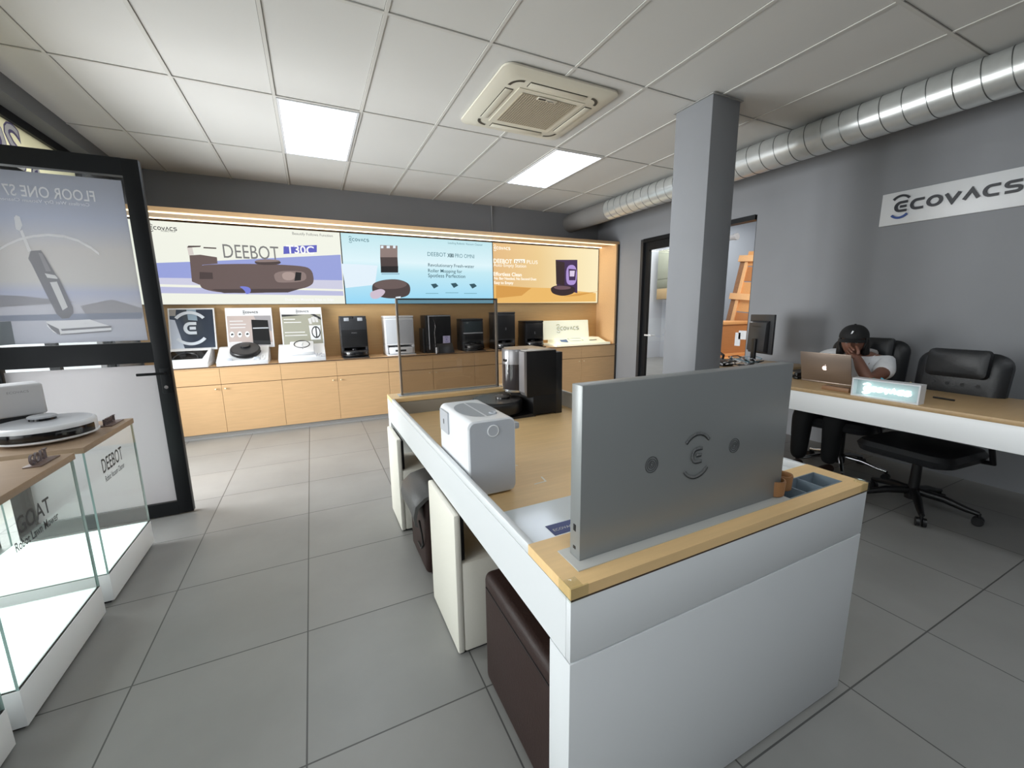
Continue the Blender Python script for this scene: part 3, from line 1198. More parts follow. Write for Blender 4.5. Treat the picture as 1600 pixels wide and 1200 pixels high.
st(g, 'Beautify Follows Function', E_('grey_ink', (120, 120, 120)), 457, 368, 520, 371)
st(g, 'DEEBOT', E_('grey_ink', (120, 120, 120)), 350, 403, 436, 399, h=.155, bold=.0)
sp(g, [(443, 385), (495, 383), (495, 394), (443, 397)], E_('violet_box', (92, 96, 190)), 4)
st(g, 'T30C', E_('white', (250, 250, 252)), 448, 396, 491, 394.5, h=.10, k=5, bold=.02)
st(g, 'Dual Spin Mopping, Edge to Edge', E_('white', (250, 250, 252)), 446, 471, 522, 471, k=4, bold=.01)
g.build('artwork', s1)
# ---- second screen: pale blue
bl = ramp_emit('lit_blue_ramp', ZS0, ZS1, [(0, (150, 214, 244)), (.5, (196, 234, 244)), (.62, (222, 244, 250)), (1, (190, 228, 236))], 1.0)
s2 = screen('lit pale blue screen with a brown robot vacuum and three small icons', x1, x2 - .002, ZS0, ZS1, bl)
g = MB()
sp(g, [(533, 412), (560, 413), (590, 415), (586, 445), (540, 450)], E_('blue_white', (226, 240, 250)), 0)
sp(g, [(594, 383), (621, 384), (621, 402), (594, 402)], E_('brown_pale', (140, 122, 118)), 2)
sp(g, [(595, 384), (599, 384), (599, 388), (595, 388)], E_('blue_white', (226, 240, 250)), 3)
sp(g, [(604, 384), (609, 384), (609, 388), (604, 388)], E_('blue_white', (226, 240, 250)), 3)
sp(g, [(614, 384), (618, 384), (618, 388), (614, 388)], E_('blue_white', (226, 240, 250)), 3)
sp(g, [(594, 402), (621, 402), (622, 420), (595, 420)], E_('brown_dark', (74, 62, 62)), 3)
sp(g, [(595, 416), (622, 416), (622, 426), (595, 426)], E_('near_black', (26, 24, 28)), 4)
sp(g, [(596, 427), (624, 427), (624, 429), (596, 429)], E_('shade_blue', (150, 186, 204)), 2)
sp(g, rounded([(581, 446), (586, 441), (600, 437), (620, 436), (634, 440), (641, 446), (641, 458), (634, 464), (612, 467), (592, 464), (582, 458)]), E_('brown_dark', (74, 62, 62)), 2)
sp(g, rounded([(583, 445), (590, 440), (604, 437), (622, 437), (634, 441), (637, 446), (625, 451), (603, 452), (588, 450)]), E_('brown', (104, 88, 86)), 3)
sp(g, rounded([(577, 457), (588, 453), (596, 451), (603, 455), (598, 462), (590, 467), (580, 467)]), E_('brush_lilac', (206, 190, 206)), 4)
sp(g, [(618, 464), (626, 463), (626, 468), (619, 469)], E_('blue_white', (226, 240, 250)), 4)
TEAL = E_('teal_ink', (86, 128, 140))
wmk(g, TEAL, 546, 376, 576, .036)
st(g, 'Leading Robotic Vacuum Cleaner', TEAL, 700, 382, 754, 385)
st(g, 'DEEBOT', TEAL, 668, 400, 697, 402, h=.055)
st(g, 'X80', E_('teal_dark', (50, 84, 96)), 699, 402, 709, 402.5, h=.055, bold=.03)
st(g, 'PRO OMNI', TEAL, 711, 402.5, 741, 404, h=.055)
st(g, 'Revolutionary Fresh-water', E_('teal_dark', (50, 84, 96)), 669, 418, 741, 420, bold=.005)
st(g, 'Roller Mopping for', E_('teal_dark', (50, 84, 96)), 669, 427, 722, 428, bold=.005)
st(g, 'Spotless Perfection', E_('teal_dark', (50, 84, 96)), 669, 435, 727, 436, bold=.005)
for (u, v) in ((673, 447), (704, 446), (733, 447)):
    sp(g, [(u, v - 3), (u + 8, v - 4), (u + 12, v), (u + 5, v + 4)], E_('teal_dark', (50, 84, 96)), 4)
    sp(g, [(u - 8, v + 11), (u + 12, v + 11), (u + 12, v + 12), (u - 8, v + 12)], E_('teal_pale', (120, 170, 186)), 4)
g.build('artwork', s2)
# ---- third screen: apricot
ap = ramp_emit('lit_apricot_ramp', x2, x3, [(0, (228, 186, 132)), (.4, (236, 204, 146)), (.7, (246, 226, 178)), (1, (252, 238, 196))], 1.0, 'X')
s3 = screen('lit apricot screen with a violet tower station at its end', x2 + .002, x3, ZS0, ZS1, ap)
g = MB()
sp(g, [(772, 445), (822, 449), (858, 450), (931, 458), (931, 471), (772, 473)], E_('apricot_floor', (236, 186, 106)), 0)
sp(g, [(775, 446), (830, 450), (815, 462), (775, 466)], E_('apricot_shade', (214, 156, 78)), 1)
sp(g, [(868, 406), (902, 406), (902, 458), (870, 450)], E_('plum', (66, 46, 84)), 2)
sp(g, [(868, 407), (882, 410), (882, 446), (869, 444)], E_('plum_dark', (54, 40, 44)), 3)
sp(g, rounded([(885, 414), (901, 414), (901, 444), (889, 446), (884, 440)]), E_('lilac', (176, 150, 214)), 3)
sp(g, [(888, 420), (900, 421), (899, 438), (889, 438)], E_('plum', (66, 46, 84)), 4)
sp(g, [(890, 423), (898, 423), (897, 432), (890, 432)], E_('lilac_pale', (222, 206, 232)), 5)
sp(g, rounded([(860, 449), (872, 445), (895, 447), (899, 452), (896, 459), (880, 463), (866, 460), (861, 456)]), E_('plum_dark', (54, 40, 44)), 4)
sp(g, rounded([(863, 449), (873, 446), (893, 448), (890, 452), (872, 453)]), E_('plum_brown', (110, 84, 92)), 5)
sp(g, [(936, 455), (936, 455.5), (900, 459), (880, 464), (905, 462)], E_('apricot_shade', (214, 156, 78)), 1)
CRM = E_('cream_white', (255, 250, 236), 1.1)
wmk(g, CRM, 772, 389, 797, .034)
st(g, 'Leading Robotics Brand', E_('apricot_ink', (190, 150, 90)), 904, 389, 928, 391)
st(g, 'DEEBOT', CRM, 771, 411, 800, 411.5, h=.065, bold=.02)
sp(g, [(803, 405), (820, 405), (820, 411), (803, 411)], CRM, 4)
st(g, 'N30', E_('apricot_ink', (190, 150, 90)), 805, 411, 818, 411, h=.045, k=5, bold=.02)
st(g, 'PLUS', CRM, 823, 412, 840, 413, h=.055)
st(g, 'Auto Empty Station', CRM, 771, 418, 822, 419)
st(g, 'Effortless Clean', CRM, 771, 431, 815, 431, bold=.02)
st(g, 'No Bag Needed, No Second Dust', CRM, 772, 438, 838, 438, bold=.02)
st(g, 'Easy to Empty', CRM, 772, 445, 802, 445, bold=.02)
g.build('artwork', s3)


# ================================================================== ROBOTS AND STATIONS
def robot_vacuum(label, loc, rz, shell, topm, dark, r=.172, h=.085, band=True, group=None):
    """local frame: front towards -y"""
    o = thing('robot_vacuum', label, 'robot vacuum', loc, rz, group)
    b = MB().lathe([(r - .022, .008), (r - .006, .014), (r, .022), (r, h - .014), (r - .004, h - .005), (r - .012, h)], (0, 0, 0), shell, 48)
    b.build('body', o, False)
    MB().lathe([(0.001, h - .0005), (r - .014, h + .0005)], (0, 0, 0), topm, 48).build('top_plate', o, False)
    MB().lathe([(r + .0012, .026), (r + .0022, .03), (r + .0022, h - .028), (r + .0012, h - .024)], (0, 0, 0), dark, 28, 2, (PI * 1.06, PI * 1.80)).build('sensor_window', o, False)
    MB().lathe([(r - .01, .016), (r + .004, .018), (r + .004, .024), (r, .026)], (0, 0, 0), shell, 32, 2, (PI, 2 * PI)).build('bumper', o, False)
    t = MB().lathe([(.048, h), (.046, h + .012)], (0, .045, 0), dark, 28)
    t.lathe([(.050, h + .012), (.051, h + .020), (.044, h + .024), (.001, h + .0245)], (0, .045, 0), topm, 28)
    t.build('lidar_turret', o, False)
    wh = MB()
    for sx in (-1, 1):
        wh.cyl((sx * .11 - .01, 0.0, .0305), .030, .02, BLACKP, 0, 18)
    wh.build('wheels', o, False)
    return o


def station(label, x0, x1, y0, y1, z, h, m, glossm, style=0, group='docking stations on the worktop'):
    o = thing('docking_station', label, 'docking station', ((x0 + x1) / 2, (y0 + y1) / 2, z), group=group)
    yf = y0 + .10
    top = z + h
    zb = z + .13
    # side cheeks, upper body, back, base tray
    b = MB()
    b.box(x0, x1, yf, y1, zb, top - .03, m, .012)
    b.box(x0, x0 + .03, yf + .01, y1, z + .012, zb + .02, m, .004)
    b.box(x1 - .03, x1, yf + .01, y1, z + .012, zb + .02, m, .004)
    b.box(x0 + .02, x1 - .02, y1 - .06, y1, z + .012, zb + .02, glossm)
    b.build('body', o)
    MB().box(x0 + .004, x1 - .004, y0, y1 - .002, z, z + .014, m, .005).build('base_tray', o)
    if style == 0:      # twin tanks on top
        for a, c in ((x0 + .004, (x0 + x1) / 2 - .004), ((x0 + x1) / 2 + .004, x1 - .004)):
            t = MB().box(a, c, yf + .004, y1 - .004, top - .15, top, m, .008).build('tank', o)
            MB().box((a + c) / 2 - .03, (a + c) / 2 + .03, yf - .002, yf + .004, top - .06, top - .02, GREYP, .002).build('latch', t)
        MB().box(x0 + .006, x1 - .006, yf - .003, yf + .006, zb + .01, top - .17, glossm, .004).build('front_panel', o)
        lg = MB()
        put_text(lg, 'ECOVACS', mat('mark_grey', (150, 150, 155), .4), ((x0 + x1) / 2 - .03, yf - .0036, top - .215), X, Z, w=.06)
        lg.build('wordmark', o)
    elif style == 1:    # plain front with a lid line
        MB().box(x0 - .002, x1 + .002, yf - .002, y1, top - .03, top, m, .01).build('lid', o)
        MB().box(x0 + .012, x1 - .012, yf - .004, yf + .006, zb + .02, top - .05, glossm, .004).build('front_panel', o)
        lg = MB()
        emblem(lg, mat('mark_grey', (150, 150, 155), .4), ((x0 + x1) / 2, yf - .0045, z + h * .55), X, Z, .03, .0004, .16)
        lg.build('emblem', o)
    elif style == 2:    # tank window above a bright band
        MB().box(x0 + .03, x1 - .03, yf - .006, yf + .006, z + h * .58, top - .035, mat('smoked_tank', (58, 68, 72), .12), .006).build('tank', o)
        MB().box(x0 + .01, x1 - .01, yf - .008, yf + .006, z + h * .54, z + h * .575, GREYP, .003).build('trim_band', o)
        MB().box(x0 + .03, x1 - .03, yf - .006, yf + .006, zb + .01, z + h * .53, glossm, .006).build('front_panel', o)
        MB().box(x0, x1, yf, y1, top - .03, top, m, .008).build('lid', o)
    return o


DR = YC + .03


def disc_on(label, x, z=WT + .0145, r=.165, y=None, top=None):
    return robot_vacuum(label, (x, (YC + .19) if y is None else y, z), 0.0, BLACKP, top or DGREY, BLACKG, r, .078, group='robots parked at their stations')


station('black docking station with twin clipped tanks beside the white window robot stand', .315, .635, YC + .02, 5.86, WT, .525, DGREY, BLACKP, 0)
disc_on('black robot vacuum parked in the black station with twin clipped tanks', .475)
w5 = station('white docking station partly behind the tinted glass screen', .86, 1.24, YC + .06, 5.88, WT, .52, WHITEP, mat('silver_front', (196, 200, 206), .35), 1)
wr = MB()
wr.box(.90, 1.20, YC + .10, YC + .28, WT + .02, WT + .105, WHITEP, .012)
wr.box(.97, 1.11, YC + .096, YC + .104, WT + .05, WT + .075, DGREY, .003)
tag(wr.build('pull_out_tray'), 'white rounded pull-out robot tray at the foot of the white docking station', 'tray')
b6 = thing('docking_station', 'tall black station with a hanging hose and a small violet card', 'docking station', (1.58, 5.72, WT), group='docking stations on the worktop')
MB().box(1.40, 1.76, 5.60, 5.90, WT, WT + .52, BLACKP, .012).build('body', b6)
MB().box(1.37, 1.395, 5.66, 5.88, WT, WT + .34, DGREY, .006).build('side_unit', b6)
MB().box(1.435, 1.448, 5.592, 5.602, WT + .05, WT + .50, GREYP, .003).build('trim_strip', b6)
MB().box(1.43, 1.75, 5.592, 5.602, WT + .503, WT + .513, GREYP, .003).build('trim_strip', b6)
MB().prism([(5.47, WT), (5.60, WT), (5.60, WT + .13), (5.57, WT + .13)], 1.50, 1.76, 0, BLACKP, .006).build('ramp', b6)
MB().tube([(1.50, 5.585, WT + .46), (1.525, 5.575, WT + .43), (1.53, 5.57, WT + .36), (1.515, 5.57, WT + .29), (1.52, 5.56, WT + .1), (1.52, 5.52, WT + .02)], .014, BLACKG, 10).build('hose', b6)
MB().cyl((1.515, 5.50, WT), .022, .085, mat('silver_cap', (150, 152, 156), .3, .5)).build('hose_cap', b6)
cd = MB().box(1.62, 1.72, 5.545, 5.549, WT + .135, WT + .235, mat('violet_card', (196, 190, 224), .5), mx=None)
emblem(cd, mat('violet_ink', (96, 92, 160), .5), (1.67, 5.5445, WT + .185), X, Z, .07, .0004)
cd.build('price_card', b6)
station('black station with a pale band across its tank behind the tinted glass', 1.93, 2.25, YC + .05, 5.88, WT, .46, DGREY, BLACKP, 2)
disc_on('black robot vacuum parked behind the far edge of the tinted glass screen', 2.11, r=.155, y=YC + .20)
station('tall plain black docking station just past the tinted glass screen', 2.44, 2.76, YC + .03, 5.86, WT, .55, DGREY, BLACKP, 1)
disc_on('black robot vacuum at the foot of the tall plain black docking station', 2.60, y=YC + .19)
station('short black docking station beside the brightly lit white display stand', 2.95, 3.26, YC + .05, 5.88, WT, .41, BLACKP, BLACKP, 1)
disc_on('black robot vacuum at the foot of the short black docking station', 3.11, r=.158, y=YC + .20)


def shz(y):
    return WT + .05 + .14 * (y - (YC - .002)) / (5.74 - YC + .002)


SHA = math.atan2(.14, 5.74 - YC + .002)


# display stands: lip, sloping shelf, leaning back board
def stand(label, x0, x1, bx0, bx1, z=WT, y0=YC - .002, body=WHITEP, h=.64):
    o = thing('display_stand', label, 'display stand', ((x0 + x1) / 2, y0 + .2, z), group='product display stands on the worktop')
    yb = 5.82
    MB().box(x0, x1, y0, yb + .06, z, z + .05, body, .004).build('plinth', o)
    # sloping shelf
    m = MB()
    v = [(x0, y0 + .0, z + .05), (x1, y0, z + .05), (x1 - .0, yb - .08, z + .19), (x0 + .0, yb - .08, z + .19),
         (x0, yb + .06, z + .05), (x1, yb + .06, z + .05), (x1, yb + .06, z + .19), (x0, yb + .06, z + .19)]
    m.add(v, [(0, 1, 2, 3), (1, 5, 6, 2), (0, 3, 7, 4), (3, 2, 6, 7), (5, 4, 7, 6)], body)
    m.build('shelf', o)
    bd = MB()
    a, b_ = (yb - .06, z + .17), (yb + .06, z + h)
    bd.prism([a, (a[0] + .03, a[1]), (b_[0] + .03, b_[1]), b_], bx0, bx1, 0, body)
    bd.build('back_board', o)
    return o, a, b_


def on_board(a, b_, bx0, bx1, u, t, k=1):
    """point on the leaning board: u across 0..1, t up 0..1"""
    n_ = Vector((0, -(b_[1] - a[1]), (b_[0] - a[0]))).normalized()
    return Vector((bx0 + (bx1 - bx0) * u, a[0] + (b_[0] - a[0]) * t, a[1] + (b_[1] - a[1]) * t)) + n_ * (.0012 * k)


def bpol(mb, fr, pts, m, k=1):
    mb.poly([on_board(*fr, u, t, k) for u, t in pts], m)


# stand beside the door: dark mirror board with the emblem
o, a, b_ = stand('display stand with a dark mirrored board and a large round emblem, beside the open door', -1.44, -1.06, -1.44, -1.01)
fr = (a, b_, -1.44, -1.01)
g = MB()
bpol(g, fr, [(.03, .05), (.97, .05), (.97, .97), (.03, .97)], mat('mirror_board', (72, 80, 94), .12, .4), 1)
bpol(g, fr, [(.03, .05), (.30, .05), (.14, .72), (.03, .74)], mat('board_pale', (190, 198, 212), .4), 2)
bpol(g, fr, [(.42, .72), (.62, .70), (.60, .97), (.40, .97)], mat('board_mist', (140, 158, 172), .3), 2)
bpol(g, fr, [(.03, .82), (.16, .82), (.18, .97), (.03, .97)], mat('board_stone', (150, 146, 142), .4), 2)
dv = (on_board(*fr, .5, 1) - on_board(*fr, .5, 0)).normalized()
emblem(g, mat('emblem_silver', (206, 212, 220), .3), on_board(*fr, .46, .52, 4), X, dv, .36, .003, .15)
g.build('mirror_board', o)
g = MB()
g.add([(-1.42, YC + .075, shz(YC + .075) + .001), (-1.12, YC + .075, shz(YC + .075) + .001), (-1.085, YC + .235, shz(YC + .235) + .001), (-1.42, YC + .235, shz(YC + .235) + .001)], [(0, 1, 2, 3)], BLACKG)
g.tube([(-1.27 + .11 * math.cos(t * PI / 12), YC + .085 + .11 * math.sin(t * PI / 12), shz(YC + .085 + .11 * math.sin(t * PI / 12)) + .002) for t in range(13)], .006, DGREY, 6)
g.build('shelf_inlay', o)
# second stand: black robot on the shelf
o, a, b_ = stand('white display stand with a black robot vacuum resting on its sloping shelf', -.985, -.490, -.905, -.430)
fr = (a, b_, -.905, -.430)
g = MB()
bpol(g, fr, [(.03, .03), (.97, .03), (.97, .80), (.03, .80)], mat('print_pinkgrey', (184, 170, 166), .4), 1)
bpol(g, fr, [(.03, .03), (.97, .03), (.97, .12), (.03, .16)], mat('print_floor', (206, 204, 206), .4), 2)
bpol(g, fr, [(.70, .50), (.97, .40), (.97, .80), (.60, .80)], mat('print_grey2', (150, 148, 152), .4), 2)
bpol(g, fr, [(.54, .08), (.92, .06), (.90, .68), (.54, .70)], BLACKP, 3)
bpol(g, fr, [(.56, .47), (.90, .47), (.90, .50), (.56, .50)], GREYP, 4)
bpol(g, fr, [(.54, .08), (.92, .06), (.92, .16), (.54, .18)], DGREY, 4)
for u in (.11, .27, .43):
    g.poly([on_board(*fr, u + .05 * math.cos(t * PI / 8), .34 + .075 * math.sin(t * PI / 8), 3) for t in range(16)], WHITEP)
    bpol(g, fr, [(u - .025, .32), (u + .03, .33), (u + .02, .37), (u - .02, .36)], DGREY, 4)
for t, u1 in ((.66, .36), (.58, .42), (.50, .40), (.14, .30)):
    bpol(g, fr, [(.08, t), (u1, t), (u1, t + .018), (.08, t + .018)], WHITEP, 3)
dv = (on_board(*fr, .5, 1) - on_board(*fr, .5, 0)).normalized()
wordmark(g, mat('mark_dark', (90, 92, 98), .4), on_board(*fr, .38, .865, 2), X, dv, .15, .03, .0003, stroke=.26)
g.build('print', o)
g = MB()
put_text(g, 'T80', mat('number_white', (236, 238, 240), .4), (-.66, YC - .003, WT + .053), X, Vector((0, .282, .14)), w=.14, h=.10, extrude=.004)
g.build('raised_number', o)
nm = Vector((0, -.146, .338)).normalized()
rb = robot_vacuum('black robot vacuum lying on the sloping shelf of a white display stand', (-.715, YC + .160, shz(YC + .160) - .004), 0, BLACKP, DGREY, BLACKG, .150, .06, group=None)
rb.rotation_euler = (SHA, 0, 0)
for x_ in (-.86, -.60):
    MB().box(x_ - .03, x_ + .03, YC + .005, YC + .012, WT + .05, WT + .085, GREYP, .002).build('clip', o)
# third stand: white square window robot
o, a, b_ = stand('white display stand with a square white window-cleaning robot on its shelf', -.385, .120, -.340, .125)
fr = (a, b_, -.340, .125)
g = MB()
bpol(g, fr, [(.03, .03), (.97, .03), (.97, .82), (.03, .82)], mat('print_olive', (156, 156, 142), .4), 1)
bpol(g, fr, [(.03, .76), (.55, .80), (.03, .82)], DGREY, 2)
bpol(g, fr, [(.72, .82), (.97, .66), (.97, .72), (.82, .82)], DGREY, 3)
bpol(g, fr, [(.68, .14), (.92, .14), (.94, .52), (.66, .52)], WHITEP, 3)
g.poly([on_board(*fr, .82 + .11 * math.cos(t * PI / 10), .34 + .16 * math.sin(t * PI / 10), 4) for t in range(20)], DGREY)
g.poly([on_board(*fr, .82 + .085 * math.cos(t * PI / 10), .34 + .125 * math.sin(t * PI / 10), 5) for t in range(20)], WHITEP)
bpol(g, fr, [(.81, .20), (.84, .20), (.84, .48), (.81, .48)], DGREY, 6)
for (u0, t0) in ((.68, .56), (.76, .60), (.84, .60)):
    bpol(g, fr, [(u0, t0), (u0 + .06, t0), (u0 + .05, t0 + .16), (u0 - .03, t0 + .14)], mat('print_flower', (206, 206, 206), .4), 3)
for t, u1 in ((.68, .34), (.60, .48), (.34, .55), (.26, .60)):
    bpol(g, fr, [(.07, t), (u1, t), (u1, t + .02), (.07, t + .02)], mat('print_pale', (196, 196, 186), .4), 3)
dv = (on_board(*fr, .5, 1) - on_board(*fr, .5, 0)).normalized()
wordmark(g, mat('mark_dark', (90, 92, 98), .4), on_board(*fr, .38, .875, 2), X, dv, .14, .03, .0003, stroke=.26)
g.build('print', o)
g = MB()
put_text(g, 'W2s', mat('number_grey', (176, 180, 190), .4), (.0, YC - .003, WT + .053), X, Vector((0, .282, .14)), w=.11, h=.08, extrude=.004)
g.build('raised_number', o)
wr = thing('window_robot', 'square white window-cleaning robot lying on the sloping shelf of a display stand', 'window robot', (-.13, YC + .16, shz(YC + .16) - .002))
wr.rotation_euler = (SHA, 0, 0)
MB().box(-.13, .13, -.13, .13, .004, .05, WHITEP, .012).build('body', wr, False)
MB().tube([(.085 * math.cos(t * PI / 12), .085 * math.sin(t * PI / 12) + .05, .051) for t in range(24)], .006, DGREY, 6, True).build('ring', wr, False)
MB().tube([(0, -.07, .051), (.02, -.03, .053), (.0, .02, .052), (.01, .08, .051)], .004, GREYP, 6).build('cord', wr, False)
# lit white stand at the far end
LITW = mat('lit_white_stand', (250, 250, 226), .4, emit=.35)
o = thing('display_stand', 'brightly lit white stand with a wordmark and a blue box outline beside the end panel', 'display stand', (3.95, 5.7, WT), group='product display stands on the worktop')
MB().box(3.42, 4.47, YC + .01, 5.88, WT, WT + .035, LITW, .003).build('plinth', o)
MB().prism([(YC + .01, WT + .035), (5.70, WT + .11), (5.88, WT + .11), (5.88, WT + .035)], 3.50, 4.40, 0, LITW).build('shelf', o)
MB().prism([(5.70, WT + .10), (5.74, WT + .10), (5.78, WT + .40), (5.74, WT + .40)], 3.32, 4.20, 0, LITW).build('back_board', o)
g = MB()
wordmark(g, mat('mark_slate', (54, 66, 80), .4), (3.58, 5.714, WT + .245), X, Vector((0, .04, .3)), .42, .052, .0004, mat('mark_blue', (60, 90, 150), .4), stroke=.15)
BB = mat('box_blue', (70, 110, 170), .4)


def onsh(x, t):
    return (x, YC + .01 + .23 * t, WT + .0365 + .075 * t)


g.tube([onsh(3.75, .9), onsh(4.0, .9), onsh(4.0, .45), onsh(3.75, .45)], .004, mat('box_grey', (130, 150, 160), .4), 6, True)
g.poly([onsh(3.58, .75), onsh(3.72, .8), onsh(3.68, .25), onsh(3.56, .4)], BB)
g.build('print', o)
MB().box(4.12, 4.26, YC + .10, YC + .13, WT + .068, WT + .078, BLACKP, .003).build('remote', o)

# ================================================================== ISLAND TABLE
TX0, TX1, TY0, TY1 = 0.438, 1.612, 0.638, 2.955
ZT = 0.80
ZR = 0.69                      # floor of the sunken display area
ti = thing('display_table', 'long white island table with oak end slabs and a sunken display area', 'table', (1.02, 1.8, 0))
MB().box(TX0, TX1, TY0, TY0 + .085, .012, .617, WHITE, .0015).build('leg_panel', ti)
MB().box(TX0, TX1, TY1 - .085, TY1, .012, .617, WHITE, .0015).build('leg_panel', ti)
MB().box(TX0 + .01, TX1 - .01, TY0 + .01, TY0 + .075, 0, .012, DARKEDGE).build('foot', ti)
MB().box(TX0 + .01, TX1 - .01, TY1 - .075, TY1 - .01, 0, .012, DARKEDGE).build('foot', ti)
MB().box(TX0, TX1, TY0, TY0 + .018, .621, .772, WHITE, .0015).build('end_apron', ti)
MB().box(TX0, TX1, TY1 - .018, TY1, .621, .772, WHITE, .0015).build('end_apron', ti)
for xa, xb in ((TX0, TX0 + .018), (TX1 - .018, TX1)):
    b = MB()
    b.box(xa, xb, TY0 + .018, TY1 - .018, .621, .772, WHITE)
    b.box(xa, xb, TY0 + .19, TY1 - .19, .772, ZT, WHITE, .003)
    b.build('side_rail', ti)
MB().box(TX0 + .018, TX1 - .018, TY0 + .018, TY1 - .018, ZR - .018, ZR, OAKTOP).build('display_floor', ti)
for ya, yb in ((TY0 + .19, TY0 + .205), (TY1 - .205, TY1 - .19)):
    MB().box(TX0 + .018, TX1 - .018, ya, yb, ZR, .772, mat('recess_liner', (150, 146, 138), .35)).build('recess_liner', ti)
# near slab with an opening for the cutlery-like tray
px0, px1, py0, py1 = 1.262, 1.548, .682, .772
b = MB()
b.box(TX0, px0, TY0, TY0 + .19, .774, ZT, OAKTOP)
b.box(px1, TX1, TY0, TY0 + .19, .774, ZT, OAKTOP)
b.box(px0, px1, TY0, py0, .774, ZT, OAKTOP)
b.box(px0, px1, py1, TY0 + .19, .774, ZT, OAKTOP)
b.build('end_slab', ti)
MB().box(TX0, TX1, TY1 - .19, TY1, .774, ZT, OAKTOP).build('end_slab', ti)
MB().box(TX0 + .0005, TX1 - .0005, TY0 - .0003, TY0 + .01, .770, .7745, DARKEDGE).build('shadow_gap', ti)
CLR = thin_glass('clear_plastic', (.95, .955, .92))
for cx_, sx in ((TX0, 1), (TX1, -1)):
    g = MB()
    x0_, x1_ = sorted((cx_ - sx * .004, cx_ + sx * .042))
    g.box(x0_, x1_, TY0 - .004, TY0 - .0005, .772, ZT + .004, CLR)
    xa, xb = sorted((cx_ - sx * .004, cx_ - sx * .0005))
    g.box(xa, xb, TY0 - .0005, TY0 + .042, .772, ZT + .004, CLR)
    xa, xb = sorted((cx_, cx_ + sx * .03))
    g.box(xa, xb, TY0, TY0 + .03, ZT + .0006, ZT + .004, CLR, .001)
    g.build('corner_guard', ti)

TRM = mat('blue_grey_tray', (128, 142, 152), .35, .2)
tr = thing('tray_insert', 'blue grey compartment tray set into the oak slab beside the aluminium panel', 'tray', ((px0 + px1) / 2, (py0 + py1) / 2, .735), group=None)
MB().box(px0, px1, py0, py1, .735, .739, TRM).build('bottom', tr)
t_ = .004
for (a, b_, c, d) in ((px0, px0 + t_, py0, py1), (px1 - t_, px1, py0, py1), (px0, px1, py0, py0 + t_), (px0, px1, py1 - t_, py1)):
    MB().box(a, b_, c, d, .735, ZT + .001, TRM).build('wall', tr)
for xx in (px0 + .095, px0 + .185):
    MB().box(xx, xx + t_, py0, py1, .735, ZT - .002, TRM).build('divider', tr)
CUPM = wood('turned_wood', (142, 102, 66), .45, (12, 12, 3), .1)
for i, (x_, y_, lb_) in enumerate(((1.245, .724, 'round wooden cup touching the corner of the aluminium panel'), (1.313, .742, 'round wooden cup standing in the tray beside another cup'))):
    zc = ZT + .0035 if i == 0 else ZT + .001
    c = thing('wooden_cup', lb_, 'cup', (x_, y_, zc), group='wooden cups by the tray')
    MB().lathe([(.024, 0), (.029, .004), (.031, .045), (.030, .05), (.026, .05), (.025, .012), (.001, .010)], (x_, y_, zc), CUPM, 28).build('cup', c)

# aluminium panel rising from the near slab
ap_ = thing('aluminium_screen', 'wide brushed aluminium panel with a round emblem rising from the near oak slab', 'screen', (.88, .735, ZT))
MB().box(.486, 1.262, .680, .768, ZT, ZT + .003, mat('satin_plate', (190, 190, 186), .45, .2), .001).build('base_plate', ap_)
ALP = mat('anodised_panel', (140, 143, 143), .36, .3)
MB().box(.508, 1.252, .708, .748, ZT + .003, 1.215, ALP, .002).build('panel', ap_)
g = MB()
q = P(1088, 711, 1, .708)
emblem(g, mat('emblem_recess', (58, 60, 62), .3, .6), (q[0] + .0015, .7066, q[2] - .0015), X, Z, .118, .0006, .12)
emblem(g, mat('emblem_metal', (158, 160, 161), .25, .7), (q[0] - .001, .7058, q[2] + .001), X, Z, .118, .0008, .085)
g.build('emblem', ap_)
for (u, v) in ((1018, 726), (1147, 696)):
    q = P(u, v, 1, .708)
    g = MB()
    for rr in (.020, .0145, .009, .0045):
        g.tube([(q[0] + rr * math.cos(t * PI / 12), .7075, q[2] + rr * math.sin(t * PI / 12)) for t in range(24)], .0011, mat('grille_line', (66, 68, 70), .4), 5, True)
    g.build('speaker_grille', ap_)
g = MB()
for zz in (.87, .825):
    g.box(.5070, .5082, .724, .733, zz, zz + (.016 if zz > .85 else .007), BLACKP)
g.build('port', ap_)

# tinted glass panel on the far slab
tg = thing('tinted_screen', 'smoky see-through glass panel in a thin metal frame on the far oak slab', 'screen', (.94, 2.86, ZT))
gx0, gx1, gy, gz1 = .52, 1.262, 2.87, 1.465
MB().box(gx0 - .02, gx1 + .02, gy - .045, gy + .045, ZT, ZT + .003, ALU, .001).build('base_plate', tg)
fm = mat('bronze_frame', (136, 128, 120), .35, .7)
g = MB()
g.box(gx0, gx0 + .012, gy - .016, gy + .016, ZT + .003, gz1, fm)
g.box(gx1 - .012, gx1, gy - .016, gy + .016, ZT + .003, gz1, fm)
g.box(gx0 + .012, gx1 - .012, gy - .016, gy + .016, gz1 - .01, gz1, mat('dark_top_rail', (44, 44, 44), .4))
g.build('frame', tg)
MB().box(gx0 + .012, gx1 - .012, gy - .001, gy + .001, ZT + .003, gz1 - .01, thin_glass('smoked_glass', (.64, .625, .61), .9)).build('glass', tg)
c = thing('wooden_cup', 'small brown cup on the far slab beside the tinted glass panel', 'cup', (1.335, 2.86, ZT))
MB().lathe([(.022, 0), (.026, .004), (.028, .042), (.024, .042), (.022, .010), (.001, .009)], (1.335, 2.86, ZT), wood('red_wood', (130, 72, 46), .4), 24).build('cup', c)

